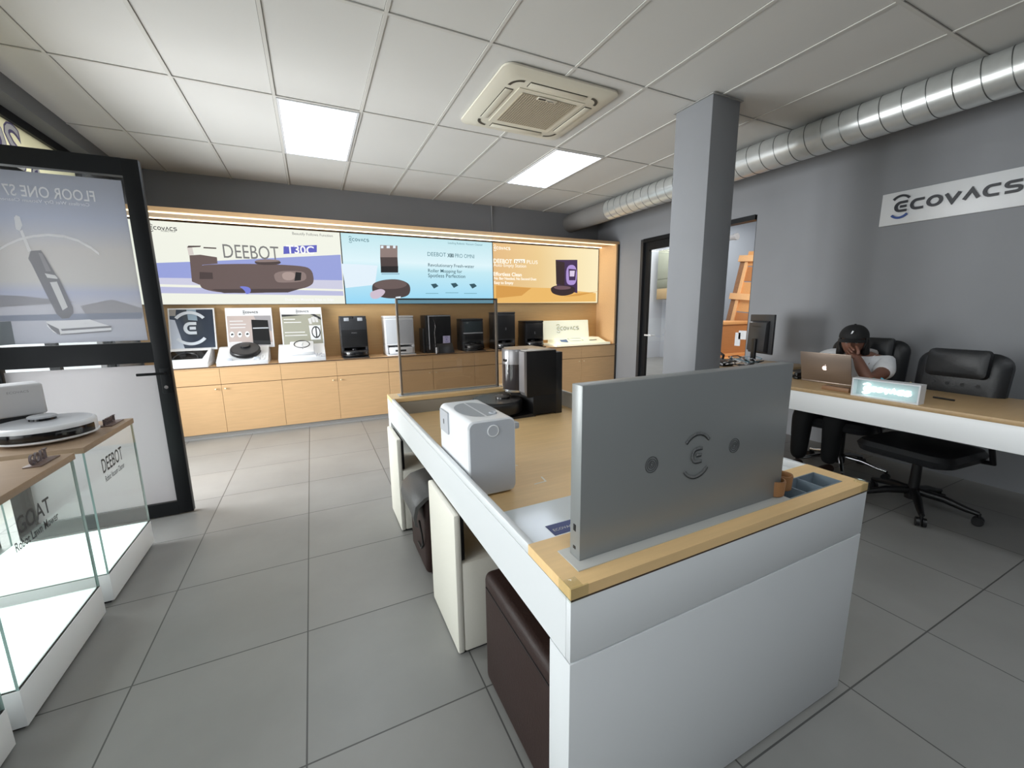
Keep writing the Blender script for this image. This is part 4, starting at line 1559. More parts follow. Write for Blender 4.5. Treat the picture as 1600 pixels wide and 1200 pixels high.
# white mat in the sunken area
mt = thing('display_mat', 'glossy white display mat with a blue label in the sunken table area', 'mat', (1.0, 1.0, ZR))
MB().box(TX0 + .02, TX1 - .02, TY0 + .207, 1.195, ZR, ZR + .004, mat('white_gloss', (226, 232, 234), .12)).build('mat', mt)
MB().box(.615, .715, 0.985, 1.045, ZR + .0042, ZR + .0052, mat('label_blue', (62, 78, 146), .4)).build('label', mt)
g = MB()
put_text(g, 'ECOVACS', WHITEP, (.625, 1.005, ZR + .0056), X, Y, w=.08)
g.build('lettering', mt)
g = MB()
WL = mat('white_line', (238, 232, 220), .5)
ribbon(g, [(0, 0), (.055, .004), (.062, .052)], .007, WL, (.745, 1.352, ZR + .0006), X, Y, (1, 1), .0003)
ribbon(g, [(0, .05), (.03, .0)], .007, WL, (.745, 1.56, ZR + .0006), X, Y, (1, 1), .0003)
tag(g.build('floor_mark'), 'thin white arrow marks stuck on the sunken oak display floor', 'marking')
kn = thing('plum_button', 'small plum coloured disc lying beside the white box robot', 'disc', (.735, 1.51, ZR))
MB().cyl((.72, 1.50, ZR), .013, .014, mat('plum', (70, 40, 66), .4), 2, 18, .003).build('disc', kn)

# white box robot station
wb = thing('window_robot_station', 'white rounded box station with grey discs on top and a strap handle', 'station', (.56, 1.50, ZR), group=None)
bx0, bx1, by0, by1, bz1 = .466, .655, 1.335, 1.69, .985
b = MB()
loops = []
for yy, ins in ((by0, .004), (by0 + .004, 0), (by1 - .004, 0), (by1, .004)):
    loops.append([(x, yy, z) for x, z in rrect((bx0 + bx1) / 2, (ZR + .006 + bz1) / 2, (bx1 - bx0) / 2 - ins, (bz1 - ZR - .006) / 2 - ins, .026, 6)])
loft(b, loops, WHITEP)
b.build('body', wb)
b = MB()
loft(b, [[(x, yy, z) for x, z in rrect((bx0 + bx1) / 2, (ZR + .006 + bz1) / 2, (bx1 - bx0) / 2 - .006, (bz1 - ZR - .006) / 2 - .006, .022, 6)] for yy in (by0 - .004, by0 + .006)], GREYP)
b.build('end_cover', wb)
MB().box(bx0 + .015, bx1 - .015, by0 + .015, by1 - .015, ZR, ZR + .008, BLACKP).build('foot', wb)
q = P(770, 673, 1, by0 - .004)
MB().lathe([(.0205, 0), (.021, .004), (.018, .005), (.0005, .005)], (q[0], by0 - .009, q[2]), GREYP, 28, 1).build('round_button', wb)
MB().tube([(q[0] + .021 * math.cos(t * PI / 14), by0 - .0075, q[2] + .021 * math.sin(t * PI / 14)) for t in range(28)], .0024, WHITEP, 6, True).build('button_ring', wb)
g = MB()
for s_, yo in ((1, 0.006), (-1, -.006)):
    n_ = 14
    pts = [((bx0 + bx1) / 2 + s_ * .004 + s_ * .072 * math.sin(PI * t / n_), 1.515 + .125 * math.cos(PI * t / n_), bz1 + .0008) for t in range(n_ + 1)]
    g.poly(pts if s_ < 0 else pts[::-1], mat('disc_grey', (158, 162, 168), .4))
g.build('top_discs', wb)
MB().tube([(.60 + .012 * math.cos(t * PI / 8), 1.42 + .014 * math.sin(t * PI / 8), bz1 + .003) for t in range(16)], .004, GREYP, 6, True).build('ring_pull', wb)
g = MB()
loft(g, [[(bx0 - d_, y, z) for y, z in rrect(1.615, .925, .055, .045, .006, 4)] for d_ in (0, .006)], GREYP)
pan = g.build('side_panel', wb)
g = MB()
g.box(bx0 - .0068, bx0 - .006, 1.61, 1.62, .915, .935, DGREY)
g.build('arrow_mark', pan)
g = MB()
g.box(bx1 - .004, bx1 + .042, by0 + .045, by0 + .085, .920, .947, GREYP, .008)
g.build('strap_handle', wb)

# tall black station and its robot on the table
bs = thing('vacuum_station', 'tall black and silver vacuum docking station standing in the sunken end of the table', 'station', (1.34, 2.45, ZR))
sx0, sx1, sy0, sy1, sz1 = 1.19, 1.475, 2.28, 2.62, 1.118
b = MB()
MATTEB = mat('matte_black', (17, 17, 19), .55, spec=.3)
b.box(sx0 + .012, sx1 - .05, sy0, sy1, ZR + .13, sz1, MATTEB, .006)
b.box(sx0 + .06, sx1 - .05, sy0, sy1, ZR + .01, ZR + .14, MATTEB, .004)
b.build('body', bs)
MB().box(sx1 - .055, sx1, sy0 + .006, sy1 - .006, ZR, sz1 - .014, BLACKP, .004).build('rear_shell', bs)
b = MB()
b.prism([(sx0 - .11, ZR), (sx0 + .08, ZR), (sx0 + .08, ZR + .022), (sx0 - .10, ZR + .012)], sy0 + .004, sy1 - .004, 1, BLACKP)
b.build('base_tray', bs)
SIL = mat('silver_plastic', (142, 140, 142), .3, .5)
for ya, yb in ((sy0, sy0 + .075), (sy1 - .075, sy1)):
    MB().prism([(sx0 + .013, ZR + .14), (sx0 - .004, ZR + .165), (sx0 - .004, sz1 - .002), (sx0 + .013, sz1 - .002)], ya, yb, 1, SIL).build('silver_cheek', bs)
b = MB()
b.box(sx0 + .01, sx1 - .052, sy0 + .002, sy1 - .002, sz1, sz1 + .006, mat('silver_lid', (168, 164, 158), .3, .3), .002)
b.build('lid', bs)
cyl_c = (sx0 + .02, 2.45, 0)
b = MB()
b.lathe([(.084, ZR + .155), (.088, ZR + .16), (.088, ZR + .34)], cyl_c, mat('smoked_dust_bin', (52, 48, 50), .08), 32)
db = b.build('dust_bin', bs)
MB().lathe([(.089, ZR + .338), (.0895, ZR + .35), (.0895, sz1 - .01), (.082, sz1 + .008), (.001, sz1 + .010)], cyl_c, SIL, 32).build('bin_cap', bs)
MB().lathe([(.086, ZR + .150), (.0905, ZR + .154), (.0905, ZR + .166), (.088, ZR + .168)], cyl_c, CHROME, 32).build('bin_ring', bs)
MB().box(sx0 - .0725, sx0 - .064, 2.415, 2.455, ZR + .355, ZR + .372, BLACKG, .002).build('slot', bs)
robot_vacuum('dark grey robot vacuum parked in front of the tall station on the table', (1.065, 2.45, ZR + .013), -PI / 2, BLACKP, mat('grey_top', (84, 80, 78), .25), BLACKG, .172, .095)

# ------------------------------------------------------------------ seats under the table
def l_seat(label, y0, y1, x0):
    o = thing('lounge_seat', label, 'seat', (x0 + .2, (y0 + y1) / 2, 0), group='white block seats under the island table')
    MB().box(x0, x0 + .028, y0, y1, .008, .612, WLEATHER, .008).build('back_panel', o)
    MB().box(x0 + .026, x0 + .42, y0, y1, .008, .405, WLEATHER, .012).build('seat_block', o)
    MB().box(x0 + .028, x0 + .044, y0 + .012, y1 - .012, .41, .595, BLACKP, .004).build('back_pad', o)
    MB().box(x0 + .01, x0 + .41, y0 + .01, y1 - .01, 0, .01, BLACKP).build('base', o)
    return o


l_seat('cream block seat with a tall back, between the two brown stools under the table', 1.392, 1.775, .418)
l_seat('white block seat with a tall back at the far end under the table', 2.462, 2.80, .400)


def pouffe(label, x0, x1, y0, y1, h):
    o = thing('leather_stool', label, 'stool', ((x0 + x1) / 2, (y0 + y1) / 2, 0), group='brown leather cube stools')
    MB().box(x0, x1, y0, y1, .012, h, LEATHER, .028, 4).build('cushion', o)
    s = MB()
    s.tube([(x0 - .0015, y0 + .03, h - .05), (x0 - .0015, y1 - .03, h - .05)], .002, BLACKP, 5)
    s.build('seam', o)
    MB().box(x0 + .03, x1 - .03, y0 + .03, y1 - .03, 0, .014, BLACKP).build('base', o)
    return o


pouffe('large dark brown leather cube stool at the near end under the table', .478, .84, .76, 1.255, .455)
pouffe('dark brown leather cube stool under a draped grey leather cover', .430, .76, 1.94, 2.30, .44)
cv = thing('leather_cover', 'curved dark grey leather cover draped over the brown stool under the table', 'cover', (.5, 2.1, .4))
prof = [(.72, .470), (.60, .478), (.50, .476), (.43, .462), (.385, .425), (.372, .37), (.378, .325)]
g = MB()
inn = [(x + .016, z - .012) for x, z in prof]
ys_ = [1.925, 1.97, 2.05, 2.15, 2.24]
vs, fs = [], []
for j, yy in enumerate(ys_):
    dzz = [.03, .012, .0, .004, .012][j]
    for (x, z) in prof + inn[::-1]:
        vs.append((x, yy, z + .045 - dzz * 1.2 if z < .47 else z + .045 - dzz))
n_ = len(prof) * 2
for j in range(len(ys_) - 1):
    for i in range(n_):
        fs.append((j * n_ + i, j * n_ + (i + 1) % n_, (j + 1) * n_ + (i + 1) % n_, (j + 1) * n_ + i))
fs.append(tuple(range(n_))[::-1])
fs.append(tuple((len(ys_) - 1) * n_ + i for i in range(n_)))
g.add([(x, y, z - .02) for x, y, z in vs], fs, mat('grey_leather', (74, 74, 74), .4, noise=.06, nscale=90, bump=.2), True)
g.build('leather', cv)
g = MB().tube([(.404, 1.945, .33), (.415, 1.95, .25), (.4225, 1.97, .18), (.4225, 2.02, .13), (.4225, 2.09, .13)], .005, BLACKP, 8)
g.build('strap', cv)

# ================================================================== GLASS PLINTHS BY THE DOOR
GLOW = mat('plinth_glow', (232, 248, 244), .4, emit=.55)


def pane(mb, x0, x1, y0, y1, z0, z1):
    bm = bmesh.new()
    bmesh.ops.create_cube(bm, size=1)
    for v in bm.verts:
        v.co = Vector((x0 + (v.co.x + .5) * (x1 - x0), y0 + (v.co.y + .5) * (y1 - y0), z0 + (v.co.z + .5) * (z1 - z0)))
    ax = 0 if (x1 - x0) < (y1 - y0) else 1
    bm.faces.ensure_lookup_table()
    bm.verts.index_update()
    for f in bm.faces:
        big = abs(f.normal[ax]) > .9
        mb.add([v.co[:] for v in f.verts], [list(range(len(f.verts)))], GLASS if big else GLASSE)
    bm.free()


def plinth(label, y0, y1, title, sub, standing, xf=-.977, xb=-1.57):
    o = thing('display_plinth', label, 'plinth', ((xf + xb) / 2, (y0 + y1) / 2, 0), group='glass display plinths by the door')
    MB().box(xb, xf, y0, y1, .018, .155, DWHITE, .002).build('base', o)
    MB().box(xb + .02, xf - .02, y0 + .02, y1 - .02, 0, .018, BLACKP).build('toe', o)
    MB().box(xb + .012, xf - .012, y0 + .012, y1 - .012, .155, .158, GLOW).build('light_panel', o)
    for (a, b_, c, d) in ((xf - .010, xf - .002, y0 + .004, y1 - .004), (xb + .002, xb + .010, y0 + .004, y1 - .004), (xb + .010, xf - .010, y0 + .004, y0 + .012), (xb + .010, xf - .010, y1 - .012, y1 - .004)):
        g_ = MB()
        pane(g_, a, b_, c, d, .155, .764)
        g_.build('glass_panel', o)
    MB().box(xb, xf + .003, y0 - .006, y1 + .006, .764, .792, PLINTHTOP, .002).build('top', o)
    if title:
        g_ = MB()
        ink = mat('decal_ink', (52, 56, 60), .5)
        put_text(g_, title[0], ink, (xf - .0012, title[1], title[2]), Y, Z, w=title[3], h=title[4], bold=.008)
        put_text(g_, sub[0], ink, (xf - .0012, sub[1], sub[2]), Y, Z, w=sub[3], h=sub[4], bold=.012)
        g_.build('decal', o)
    if standing:
        s_ = thing('letter_stand', standing[0], 'sign', (xf - .05, standing[2], .792), group='standing letter signs on the plinths')
        MB().box(xf - .085, xf - .03, standing[2] - .01, standing[2] + standing[3] + .012, .792, .797, mat('sign_foot', (110, 92, 84), .35), .001).build('foot', s_)
        g_ = MB()
        put_text(g_, standing[1], mat('sign_letter', (92, 82, 84), .3), (xf - .068, standing[2], .797), Y, Z, w=standing[3], h=standing[4], extrude=.008, bold=.0)
        g_.build('letters', s_)
    return o


plinth('glass plinth lettered DEEBOT with a white robot vacuum on its oak top', 2.440, 3.012, ('DEEBOT', 2.575, .615, .235, .072), ('Robot Vacuum Cleaner', 2.585, .568, .225, .030), ('small standing letters DEEBOT at the far corner of the oak plinth top', 'DEEBOT', 2.845, .135, .034))
plinth('glass plinth lettered GOAT, in front of the plinth with the white robot vacuum', 1.757, 2.350, ('GOAT', 1.925, .628, .20, .062), ('Robot Lawn Mower', 1.895, .578, .265, .034), ('small standing letters GOAT on the oak plinth top lettered GOAT', 'GOAT', 2.20, .115, .042))
plinth('glass plinth nearest the camera, only the corner of its white base in view', 1.105, 1.692, None, None, None)
robot_vacuum('white robot vacuum with a black sensor window on the oak plinth top by the door', (-1.195, 2.70, .792), math.radians(32), WHITEP, mat('silver_top', (186, 188, 192), .3), BLACKG, .176, .088)
dk = thing('docking_station', 'white docking station behind the white robot vacuum on the oak plinth', 'docking station', (-1.43, 2.86, .792))
M_ = Matrix.Translation((-1.405, 2.83, .792)) @ Matrix.Rotation(math.radians(32), 4, 'Z')
MB().box(-.15, .15, -.06, .09, .10, .255, mat('dock_white', (206, 206, 208), .35), .012, 3, M_).build('body', dk)
MB().box(-.14, .14, -.02, .09, .0, .11, mat('dock_grey', (150, 150, 154), .4), .006, 2, M_).build('base', dk)
MB().box(-.125, .125, -.05, -.01, .03, .105, BLACKP, .003, 2, M_).build('contact_plate', dk)
g = MB()
put_text(g, 'ECOVACS', mat('mark_grey', (150, 150, 155), .4), M_ @ Vector((.03, -.0605, .215)), M_.to_3x3() @ X, Z, w=.07)
g.build('wordmark', dk)

# ================================================================== RECEPTION DESK
ds = thing('reception_desk', 'long white desk with an oak top along the right-hand wall', 'desk', (3.6, 1.0, 0))
DX0, DX1 = 3.225, 3.985
ZD = .785
MB().box(DX0 - .004, DX1, -1.0, 3.02, .757, ZD, DESKTOP, .003).build('top', ds)
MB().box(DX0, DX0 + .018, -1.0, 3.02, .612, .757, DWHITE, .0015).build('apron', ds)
for lx in (3.62, 3.92):
    MB().box(lx, lx + .045, 2.93, 2.975, 0, .757, GREYP, .002).build('leg', ds)
MB().box(DX0 + .03, DX1 - .02, -.98, -.955, 0, .757, WHITE).build('end_panel', ds)
MB().box(DX1 - .005, XR - .02, 2.42, 3.02, .757, ZD, DESKTOP, .003).build('return_top', ds)
MB().box(XR - .08, XR - .035, 2.93, 2.975, 0, .757, GREYP, .002).build('leg', ds)

# lit name block on the desk
LITB = mat('lit_back', (178, 196, 198), .4, emit=.06)
LITE = mat('lit_letters', (240, 255, 252), .4, emit=1.1)
ls = thing('lit_sign', 'small lit box sign with white wordmark letters on the front edge of the desk', 'sign', (3.28, 1.27, ZD))
y0, y1, z0, z1 = 1.10, 1.448, ZD, .905
f = MB()
f.box(3.236, 3.31, y0, y1, z0, z0 + .008, WHITEP)
f.box(3.236, 3.31, y0, y1, z1 - .008, z1, WHITEP)
f.box(3.236, 3.31, y0, y0 + .008, z0 + .008, z1 - .008, WHITEP)
f.box(3.236, 3.31, y1 - .008, y1, z0 + .008, z1 - .008, WHITEP)
f.build('frame', ls)
MB().box(3.290, 3.296, y0 + .008, y1 - .008, z0 + .008, z1 - .008, LITB).build('light_panel', ls)
g = MB()
wordmark(g, LITE, (3.289, y1 - .055, z0 + .040), -Y, Z, .235, .026, .022, stroke=.34)
g.build('letters', ls)

# laptop, lid towards the camera
lp = thing('laptop', 'open silver laptop with a glowing lid mark before the seated person', 'laptop', (3.66, 1.775, ZD))
SILV = mat('laptop_silver', (162, 146, 134), .34, .7)
ly0, ly1 = 1.602, 1.952
MB().box(3.575, 3.81, ly0, ly1, ZD, ZD + .014, SILV, .004).build('base', lp)
MB().box(3.62, 3.71, ly0 + .02, ly1 - .02, ZD + .0135, ZD + .016, BLACKP).build('keyboard', lp)
ML = Matrix.Translation((3.578, 0, ZD + .012)) @ Matrix.Rotation(math.radians(-14), 4, 'Y')
ld = MB().box(-.004, .004, ly0, ly1, 0, .235, SILV, .003, 2, ML).build('lid', lp)
MB().box(.0041, .005, ly0 + .012, ly1 - .012, .012, .224, BLACKG, mx=ML).build('display', ld)
g = MB()
AP = mat('mark_glow', (255, 236, 228), .4, emit=1.0)


def lidpt(a, b_):
    return ML @ Vector((-.0047, 1.777 - a, .118 + b_))


ap_o = []
for t in range(30):
    a = 2 * PI * t / 30
    rx = .017 * (1 + .06 * math.cos(2 * a))
    px_, pz_ = rx * math.cos(a), .019 * math.sin(a) - .004
    if abs(math.cos(a)) < .35:
        pz_ -= .004 * (1 - abs(math.cos(a)) / .35) * (1 if math.sin(a) > 0 else -1)
    if math.cos(a) > .75:
        px_ = .010 + .004 * abs(math.sin(a))
    ap_o.append(lidpt(px_, pz_))
g.poly(ap_o, AP)
g.poly([lidpt(.001, .016), lidpt(.006, .018), lidpt(.009, .025), lidpt(.003, .023)], AP)
g.build('lid_mark', ld)

# small wooden card block and phone things
cb = thing('card_holder', 'low wooden card holder with a dark slot in front of the laptop', 'card holder', (3.34, 1.59, ZD))
MB().box(3.30, 3.39, 1.49, 1.66, ZD, ZD + .028, wood('walnut_block', (150, 112, 80), .5), .003).build('block', cb)
MB().box(3.335, 3.352, 1.50, 1.65, ZD + .0265, ZD + .0295, BLACKP).build('slot', cb)
bx = thing('stapler', 'small black stapler beside the laptop on the desk', 'stapler', (3.62, 2.02, ZD))
MB().box(3.58, 3.70, 1.985, 2.02, ZD, ZD + .018, BLACKP, .004).build('base', bx)
MB().box(3.58, 3.70, 1.988, 2.017, ZD + .022, ZD + .055, BLACKP, .008).build('arm', bx)
tp = tag(MB().box(3.56, 3.72, 2.06, 2.24, ZD, ZD + .018, BLACKP, .006).build('wallet_case'), 'flat black case on the desk beside the aluminium panel', 'case')

pt = thing('pen_tray', 'pale tray of pens and pencils behind the lit box sign', 'pen tray', (3.56, 1.36, ZD))
MB().box(3.50, 3.62, 1.24, 1.48, ZD, ZD + .05, mat('frosted_tray', (172, 180, 182), .3), .008).build('tray', pt)
for i, (y_, dy, col, nm_) in enumerate(((1.44, .05, (196, 160, 90), 'yellow pencil leaning out of the pen tray'), (1.41, .06, (44, 120, 110), 'dark green pen leaning out of the pen tray'), (1.385, .045, (86, 178, 206), 'pale blue pen leaning out of the pen tray'), (1.31, -.04, (214, 190, 130), 'short cream pencil leaning the other way in the pen tray'))):
    g = MB().tube([(3.545 + .01 * i, y_ - .02, ZD + .052), (3.55 + .01 * i, y_ + dy, ZD + .085 + .006 * (i == 2))], .0055, mat('pen_%d' % i, col, .4), 8)
    tag(g.build('pen'), nm_, 'pen', 'pens in the tray')
g = MB().tube([(3.48 + .055 * math.cos(t * PI / 14), 1.235 + .075 * math.sin(t * PI / 14), ZD + .055 + .004 * math.sin(t * PI / 5)) for t in range(26)], .003, WHITEP, 6)
tag(g.build('cable'), 'looped white cable lying by the pen tray on the desk', 'cable')
g = MB().tube([(3.58, 1.15, ZD + .006), (3.56, 1.045, ZD + .006)], .0055, BLACKP, 8)
tag(g.build('pen'), 'black pen lying alone on the desk beside the lit box sign', 'pen')

# monitor with its cables at the far end of the desk
mo = thing('monitor', 'black computer monitor seen from behind at the far end of the desk', 'monitor', (4.08, 2.66, ZD), math.radians(0))
MM = Matrix.Translation((4.08, 2.66, ZD)) @ Matrix.Rotation(math.radians(-112), 4, 'Z') @ Matrix.Rotation(math.radians(0), 4, 'X')
MB().box(-.18, .18, .0, .022, .13, .52, DGREY, .006, 2, MM).build('shell', mo)
b = MB()
b.prism([(-.05, .16), (0.0, .14), (0.0, .46), (-.04, .44)], -.13, .13, 0, DGREY, .004, MM)
b.build('rear_housing', mo)
MB().box(-.17, .17, .0221, .0235, .145, .51, BLACKG, mx=MM).build('display', mo)
b = MB()
b.box(-.03, .03, -.07, -.045, .0, .28, BLACKP, .006, 2, MM)
b.build('stand_neck', mo)
MB().box(-.12, .12, -.13, .08, 0, .012, BLACKP, .005, 2, MM).build('stand_base', mo)
g = MB()
g.box(-.06, .06, -.0505, -.0495, .40, .405, BLACKP, mx=MM)
g.build('vent', mo)
for i in range(5):
    pts = []
    rr = random.Random(i)
    for t in range(18):
        pts.append((3.90 + .13 * math.cos(t * .75 + i) + rr.uniform(-.03, .03), 2.72 + .15 * math.sin(t * .6 + 2 * i) + rr.uniform(-.03, .03), ZD + .012 + .012 * i + .022 * (math.sin(t * 1.3 + i) + 1)))
    nm_ = ['white', 'black', 'pale grey', 'black', 'blue'][i]
    g = MB().tube(pts, .003 if i == 4 else .005, mat('cable_%s' % nm_.replace(' ', '_'), {'white': (220, 222, 224), 'black': (22, 22, 24), 'pale grey': (176, 178, 182), 'blue': (110, 150, 168)}[nm_], .45), 6)
    tag(g.build('cable'), ['white cable in the tangle beside the black monitor', 'black cable under the others in the tangle beside the monitor', 'pale grey cable in the tangle beside the black monitor', 'topmost black cable in the tangle beside the monitor', 'blue cable in the tangle beside the black monitor'][i], 'cable', 'tangled cables by the monitor')
hs = thing('telephone', 'black desk telephone with a curled handset behind the cable tangle', 'telephone', (3.80, 2.88, ZD))
MB().prism([(2.80, ZD), (2.96, ZD), (2.96, ZD + .07), (2.80, ZD + .03)], 3.74, 3.90, 0, BLACKP, .004).build('base', hs)
MB().tube([(3.78, 2.84, ZD + .075), (3.78, 2.83, ZD + .11), (3.78, 2.88, ZD + .135), (3.78, 2.93, ZD + .12), (3.78, 2.94, ZD + .09)], .014, BLACKP, 10).build('handset', hs)
wbx = tag(MB().box(3.70, 3.88, 3.03 - .07, 3.015, ZD, ZD + .035, WHITEP, .008).build('router'), 'small white router on the far corner of the desk', 'router')


# ------------------------------------------------------------------ swivel chairs, local frame: sitter looks along -x
def swivel_chair(label, loc, rz, star_a, chrome, bw, bh_top, seat_h=.47, bx=.27, pillow=True, bz0=.52, tilt=.10, sr=.31):
    o = thing('office_chair', label, 'chair', loc, rz, group='black padded office chairs')
    am = CHROME if chrome else BLACKP
    MB().cyl((0, 0, .07), .042, .07, BLACKP, 2, 20).build('hub', o, False)
    MB().tube([(0, 0, .13), (0, 0, seat_h - .10)], [.030, .026], BLACKP if not chrome else BLACKP, 16).build('column', o, False)
    for i in range(5):
        a = star_a + 2 * PI * i / 5
        c_, s_ = math.cos(a), math.sin(a)
        leg = MB().tube([(.03 * c_, .03 * s_, .125), (.15 * c_, .15 * s_, .115), (sr * .82 * c_, sr * .82 * s_, .085), (sr * c_, sr * s_, .075)], [.026, .024, .019, .015] if not chrome else [.018, .016, .014, .013], am, 10).build('leg', o, False)
        k_ = MB()
        t_ = Vector((-s_, c_, 0))
        for sg in (-1, 1):
            ctr = Vector((sr * c_, sr * s_, .029)) + t_ * (.016 * sg)
            pts = [ctr - t_ * .009, ctr + t_ * .009]
            k_.tube(pts, .028, BLACKP, 16)
        k_.tube([(sr * c_, sr * s_, .029), (sr * c_, sr * s_, .08)], .010, BLACKP, 8)
        k_.build('castor', leg, False)
    MB().box(-.10, .12, -.10, .10, seat_h - .12, seat_h - .075, BLACKP, .01).build('mechanism', o, False)
    # seat cushion
    sm = MB()
    loops = []
    for z_, ins in ((seat_h - .085, .05), (seat_h - .07, .015), (seat_h - .03, 0.0), (seat_h + .0, .02), (seat_h + .012, .07)):
        loops.append([(x, y, z_) for x, y in rrect(-.01, 0, .265 - ins, .265 - ins, .10 - ins * .6, 5)])
    loft(sm, loops, BLEATHER)
    sm.build('seat', o, False)
    # back: padded shell, tilted
    Mb = Matrix.Translation((bx, 0, bz0)) @ Matrix.Rotation(tilt, 4, 'Y')
    hb = bh_top - bz0
    bk = MB()
    loops = []
    for x_, ins in ((.06, .03), (.045, .0), (.0, -.004), (-.03, .02), (-.042, .06)):
        lp_ = []
        for (y, z) in rrect(0, hb / 2, bw / 2 - ins, hb / 2 - ins, .09 - ins * .5, 6):
            wv_ = 1.0 - .10 * max(0, .35 - z / hb)
            lp_.append(Mb @ Vector((x_, y * wv_, z)))
        loops.append(lp_)
    loft(bk, loops[::-1], BLEATHER)
    back = bk.build('backrest', o, False)
    tf = MB()
    for r_ in range(4):
        for c in range(5 - r_ % 2):
            y_ = (c - (4 - r_ % 2) / 2) * bw * .165
            z_ = hb * (.18 + .14 * r_)
            q_ = Mb @ Vector((-.040, y_, z_))
            tf.lathe([(.012, -.004), (.010, .002), (.001, .004)], q_, BLEATHER, 10, 0)
    tf.build('tuft_buttons', back, False)
    if pillow:
        p_ = MB()
        loops = []
        for x_, ins in ((-.038, .012), (-.055, .0), (-.085, .004), (-.10, .03)):
            loops.append([Mb @ Vector((x_, y, z)) for y, z in rrect(0, hb - .075, bw * .34 - ins, .095 - ins, .03, 5)])
        loft(p_, loops[::-1], BLEATHER)
        p_.build('head_pillow', o, False)
    for sg in (-1, 1):
        ya = sg * (.295)
        ar_ = MB().tube([(.16, sg * .20, seat_h - .07), (.14, ya, seat_h - .06), (.06, ya, seat_h + .10), (.02, ya, seat_h + .185)], .016, BLACKP, 10).build('armrest_support', o, False)
        MB().box(-.15, .14, ya - .032, ya + .032, seat_h + .185, seat_h + .222, BLACKP, .014, 3).build('armrest', o, False)
    return o


A2 = math.atan2(1.03 - 1.18, 3.34 - 3.615)
swivel_chair('empty black tufted office chair with a head pillow at the near end of the desk', (3.625, 1.185, 0), math.radians(-5), A2 - math.radians(-5), False, .46, 1.06, .46, .29, True)
A1 = math.atan2(2.03 - 1.80, 3.68 - 3.94)
swivel_chair('black office chair with a chrome star base under the seated person', (3.95, 1.79, 0), math.radians(8), A1 - math.radians(8), True, .52, 1.09, .47, .33, True)


# ================================================================== SEATED PERSON
SKIN = mat('skin', (126, 86, 70), .5)
TEE = mat('white_tee', (232, 234, 238), .8, noise=.03, nscale=60, bump=.1)
TROU = mat('black_trousers', (16, 17, 20), .8)
HAIR = mat('black_hair', (14, 12, 13), .5, noise=.2, nscale=200, bump=.3)
CAP = mat('black_cap', (15, 16, 18), .75)


def skin_geo(nodes_, edges_, root, sub=2):
    me = bpy.data.meshes.new('s')
    keys = list(nodes_)
    me.from_pydata([nodes_[k_][:3] for k_ in keys], [(keys.index(a), keys.index(b_)) for a, b_ in edges_], [])
    o = bpy.data.objects.new('s', me)
    COL.objects.link(o)
    md = o.modifiers.new('skin', 'SKIN')
    md.use_smooth_shade = True
    sv = me.skin_vertices[0].data
    for i, k_ in enumerate(keys):
        r_ = nodes_[k_][3]
        sv[i].radius = r_ if isinstance(r_, tuple) else (r_, r_)
        sv[i].use_root = (k_ == root)
    ms = o.modifiers.new('sub', 'SUBSURF')
    ms.levels = sub
    ms.render_levels = sub
    dg = bpy.context.evaluated_depsgraph_get()
    m2 = o.evaluated_get(dg).to_mesh()
    vs = [v.co.copy() for v in m2.vertices]
    fs = [list(p.vertices) for p in m2.polygons]
    o.evaluated_get(dg).to_mesh_clear()
    bpy.data.objects.remove(o)
    bpy.data.meshes.remove(me)
    return vs, fs


pe = thing('person', 'seated person in black cap and white T-shirt, hand over mouth, at the laptop', 'person', (3.97, 1.8, 0))
HX, HY, HZ = 3.925, 1.785, 1.095
FY = math.atan2(-.30, -.95)      # way the face looks
WRL = P(1341, 562, 0, 3.775)
N = {
    'pel': (4.06, 1.79, .56, .14), 'bel': (4.06, 1.79, .70, .125), 'che': (4.03, 1.79, .86, .135), 'upc': (4.01, 1.79, .935, .100),
    'nek': (3.985, 1.787, .985, .058), 'nk2': (3.955, 1.786, 1.02, .056),
    'shl': (4.02, 1.60, .925, .070), 'upl': (3.93, 1.56, .870, .056), 'ell': (3.745, 1.575, .828, .043), 'fal': (3.76, 1.64, .915, .042), 'wrl': (WRL[0], WRL[1], WRL[2], .031), 'hnl': (WRL[0] + .003, WRL[1] + .028, WRL[2] + .034, .026),
    'shr': (4.02, 1.99, .945, .070), 'upr': (3.97, 2.055, .88, .056), 'elr': (3.90, 2.07, .832, .043), 'far': (3.82, 1.98, .833, .038), 'wrr': (3.74, 1.885, .832, .028),
    'hil': (4.02, 1.71, .545, .105), 'knl': (3.68, 1.735, .515, .072), 'cal': (3.73, 1.755, .32, .060), 'anl': (3.765, 1.775, .10, .042),
    'hir': (4.02, 1.88, .545, .105), 'knr': (3.64, 1.945, .515, .072), 'car': (3.66, 1.955, .32, .060), 'anr': (3.675, 1.965, .10, .042),
}
EDG = [('pel', 'bel'), ('bel', 'che'), ('che', 'upc'), ('upc', 'nek'), ('nek', 'nk2'), ('upc', 'shl'), ('shl', 'upl'), ('upl', 'ell'), ('ell', 'fal'), ('fal', 'wrl'), ('wrl', 'hnl'),
       ('upc', 'shr'), ('shr', 'upr'), ('upr', 'elr'), ('elr', 'far'), ('far', 'wrr'), ('pel', 'hil'), ('hil', 'knl'), ('knl', 'cal'), ('cal', 'anl'),
       ('pel', 'hir'), ('hir', 'knr'), ('knr', 'car'), ('car', 'anr')]
bd = MB()
vs, fs = skin_geo(N, EDG, 'pel', 2)
bd.add(vs, fs, SKIN, True)
# head
fwd = Vector((math.cos(FY), math.sin(FY), -.10)).normalized()
side = Vector((-fwd.y, fwd.x, 0)).normalized()
upv = side.cross(fwd) * -1
if upv.z < 0:
    upv = -upv


def H(f_, s_, u_):
    return Vector((HX, HY, HZ)) + fwd * f_ + side * s_ + upv * u_


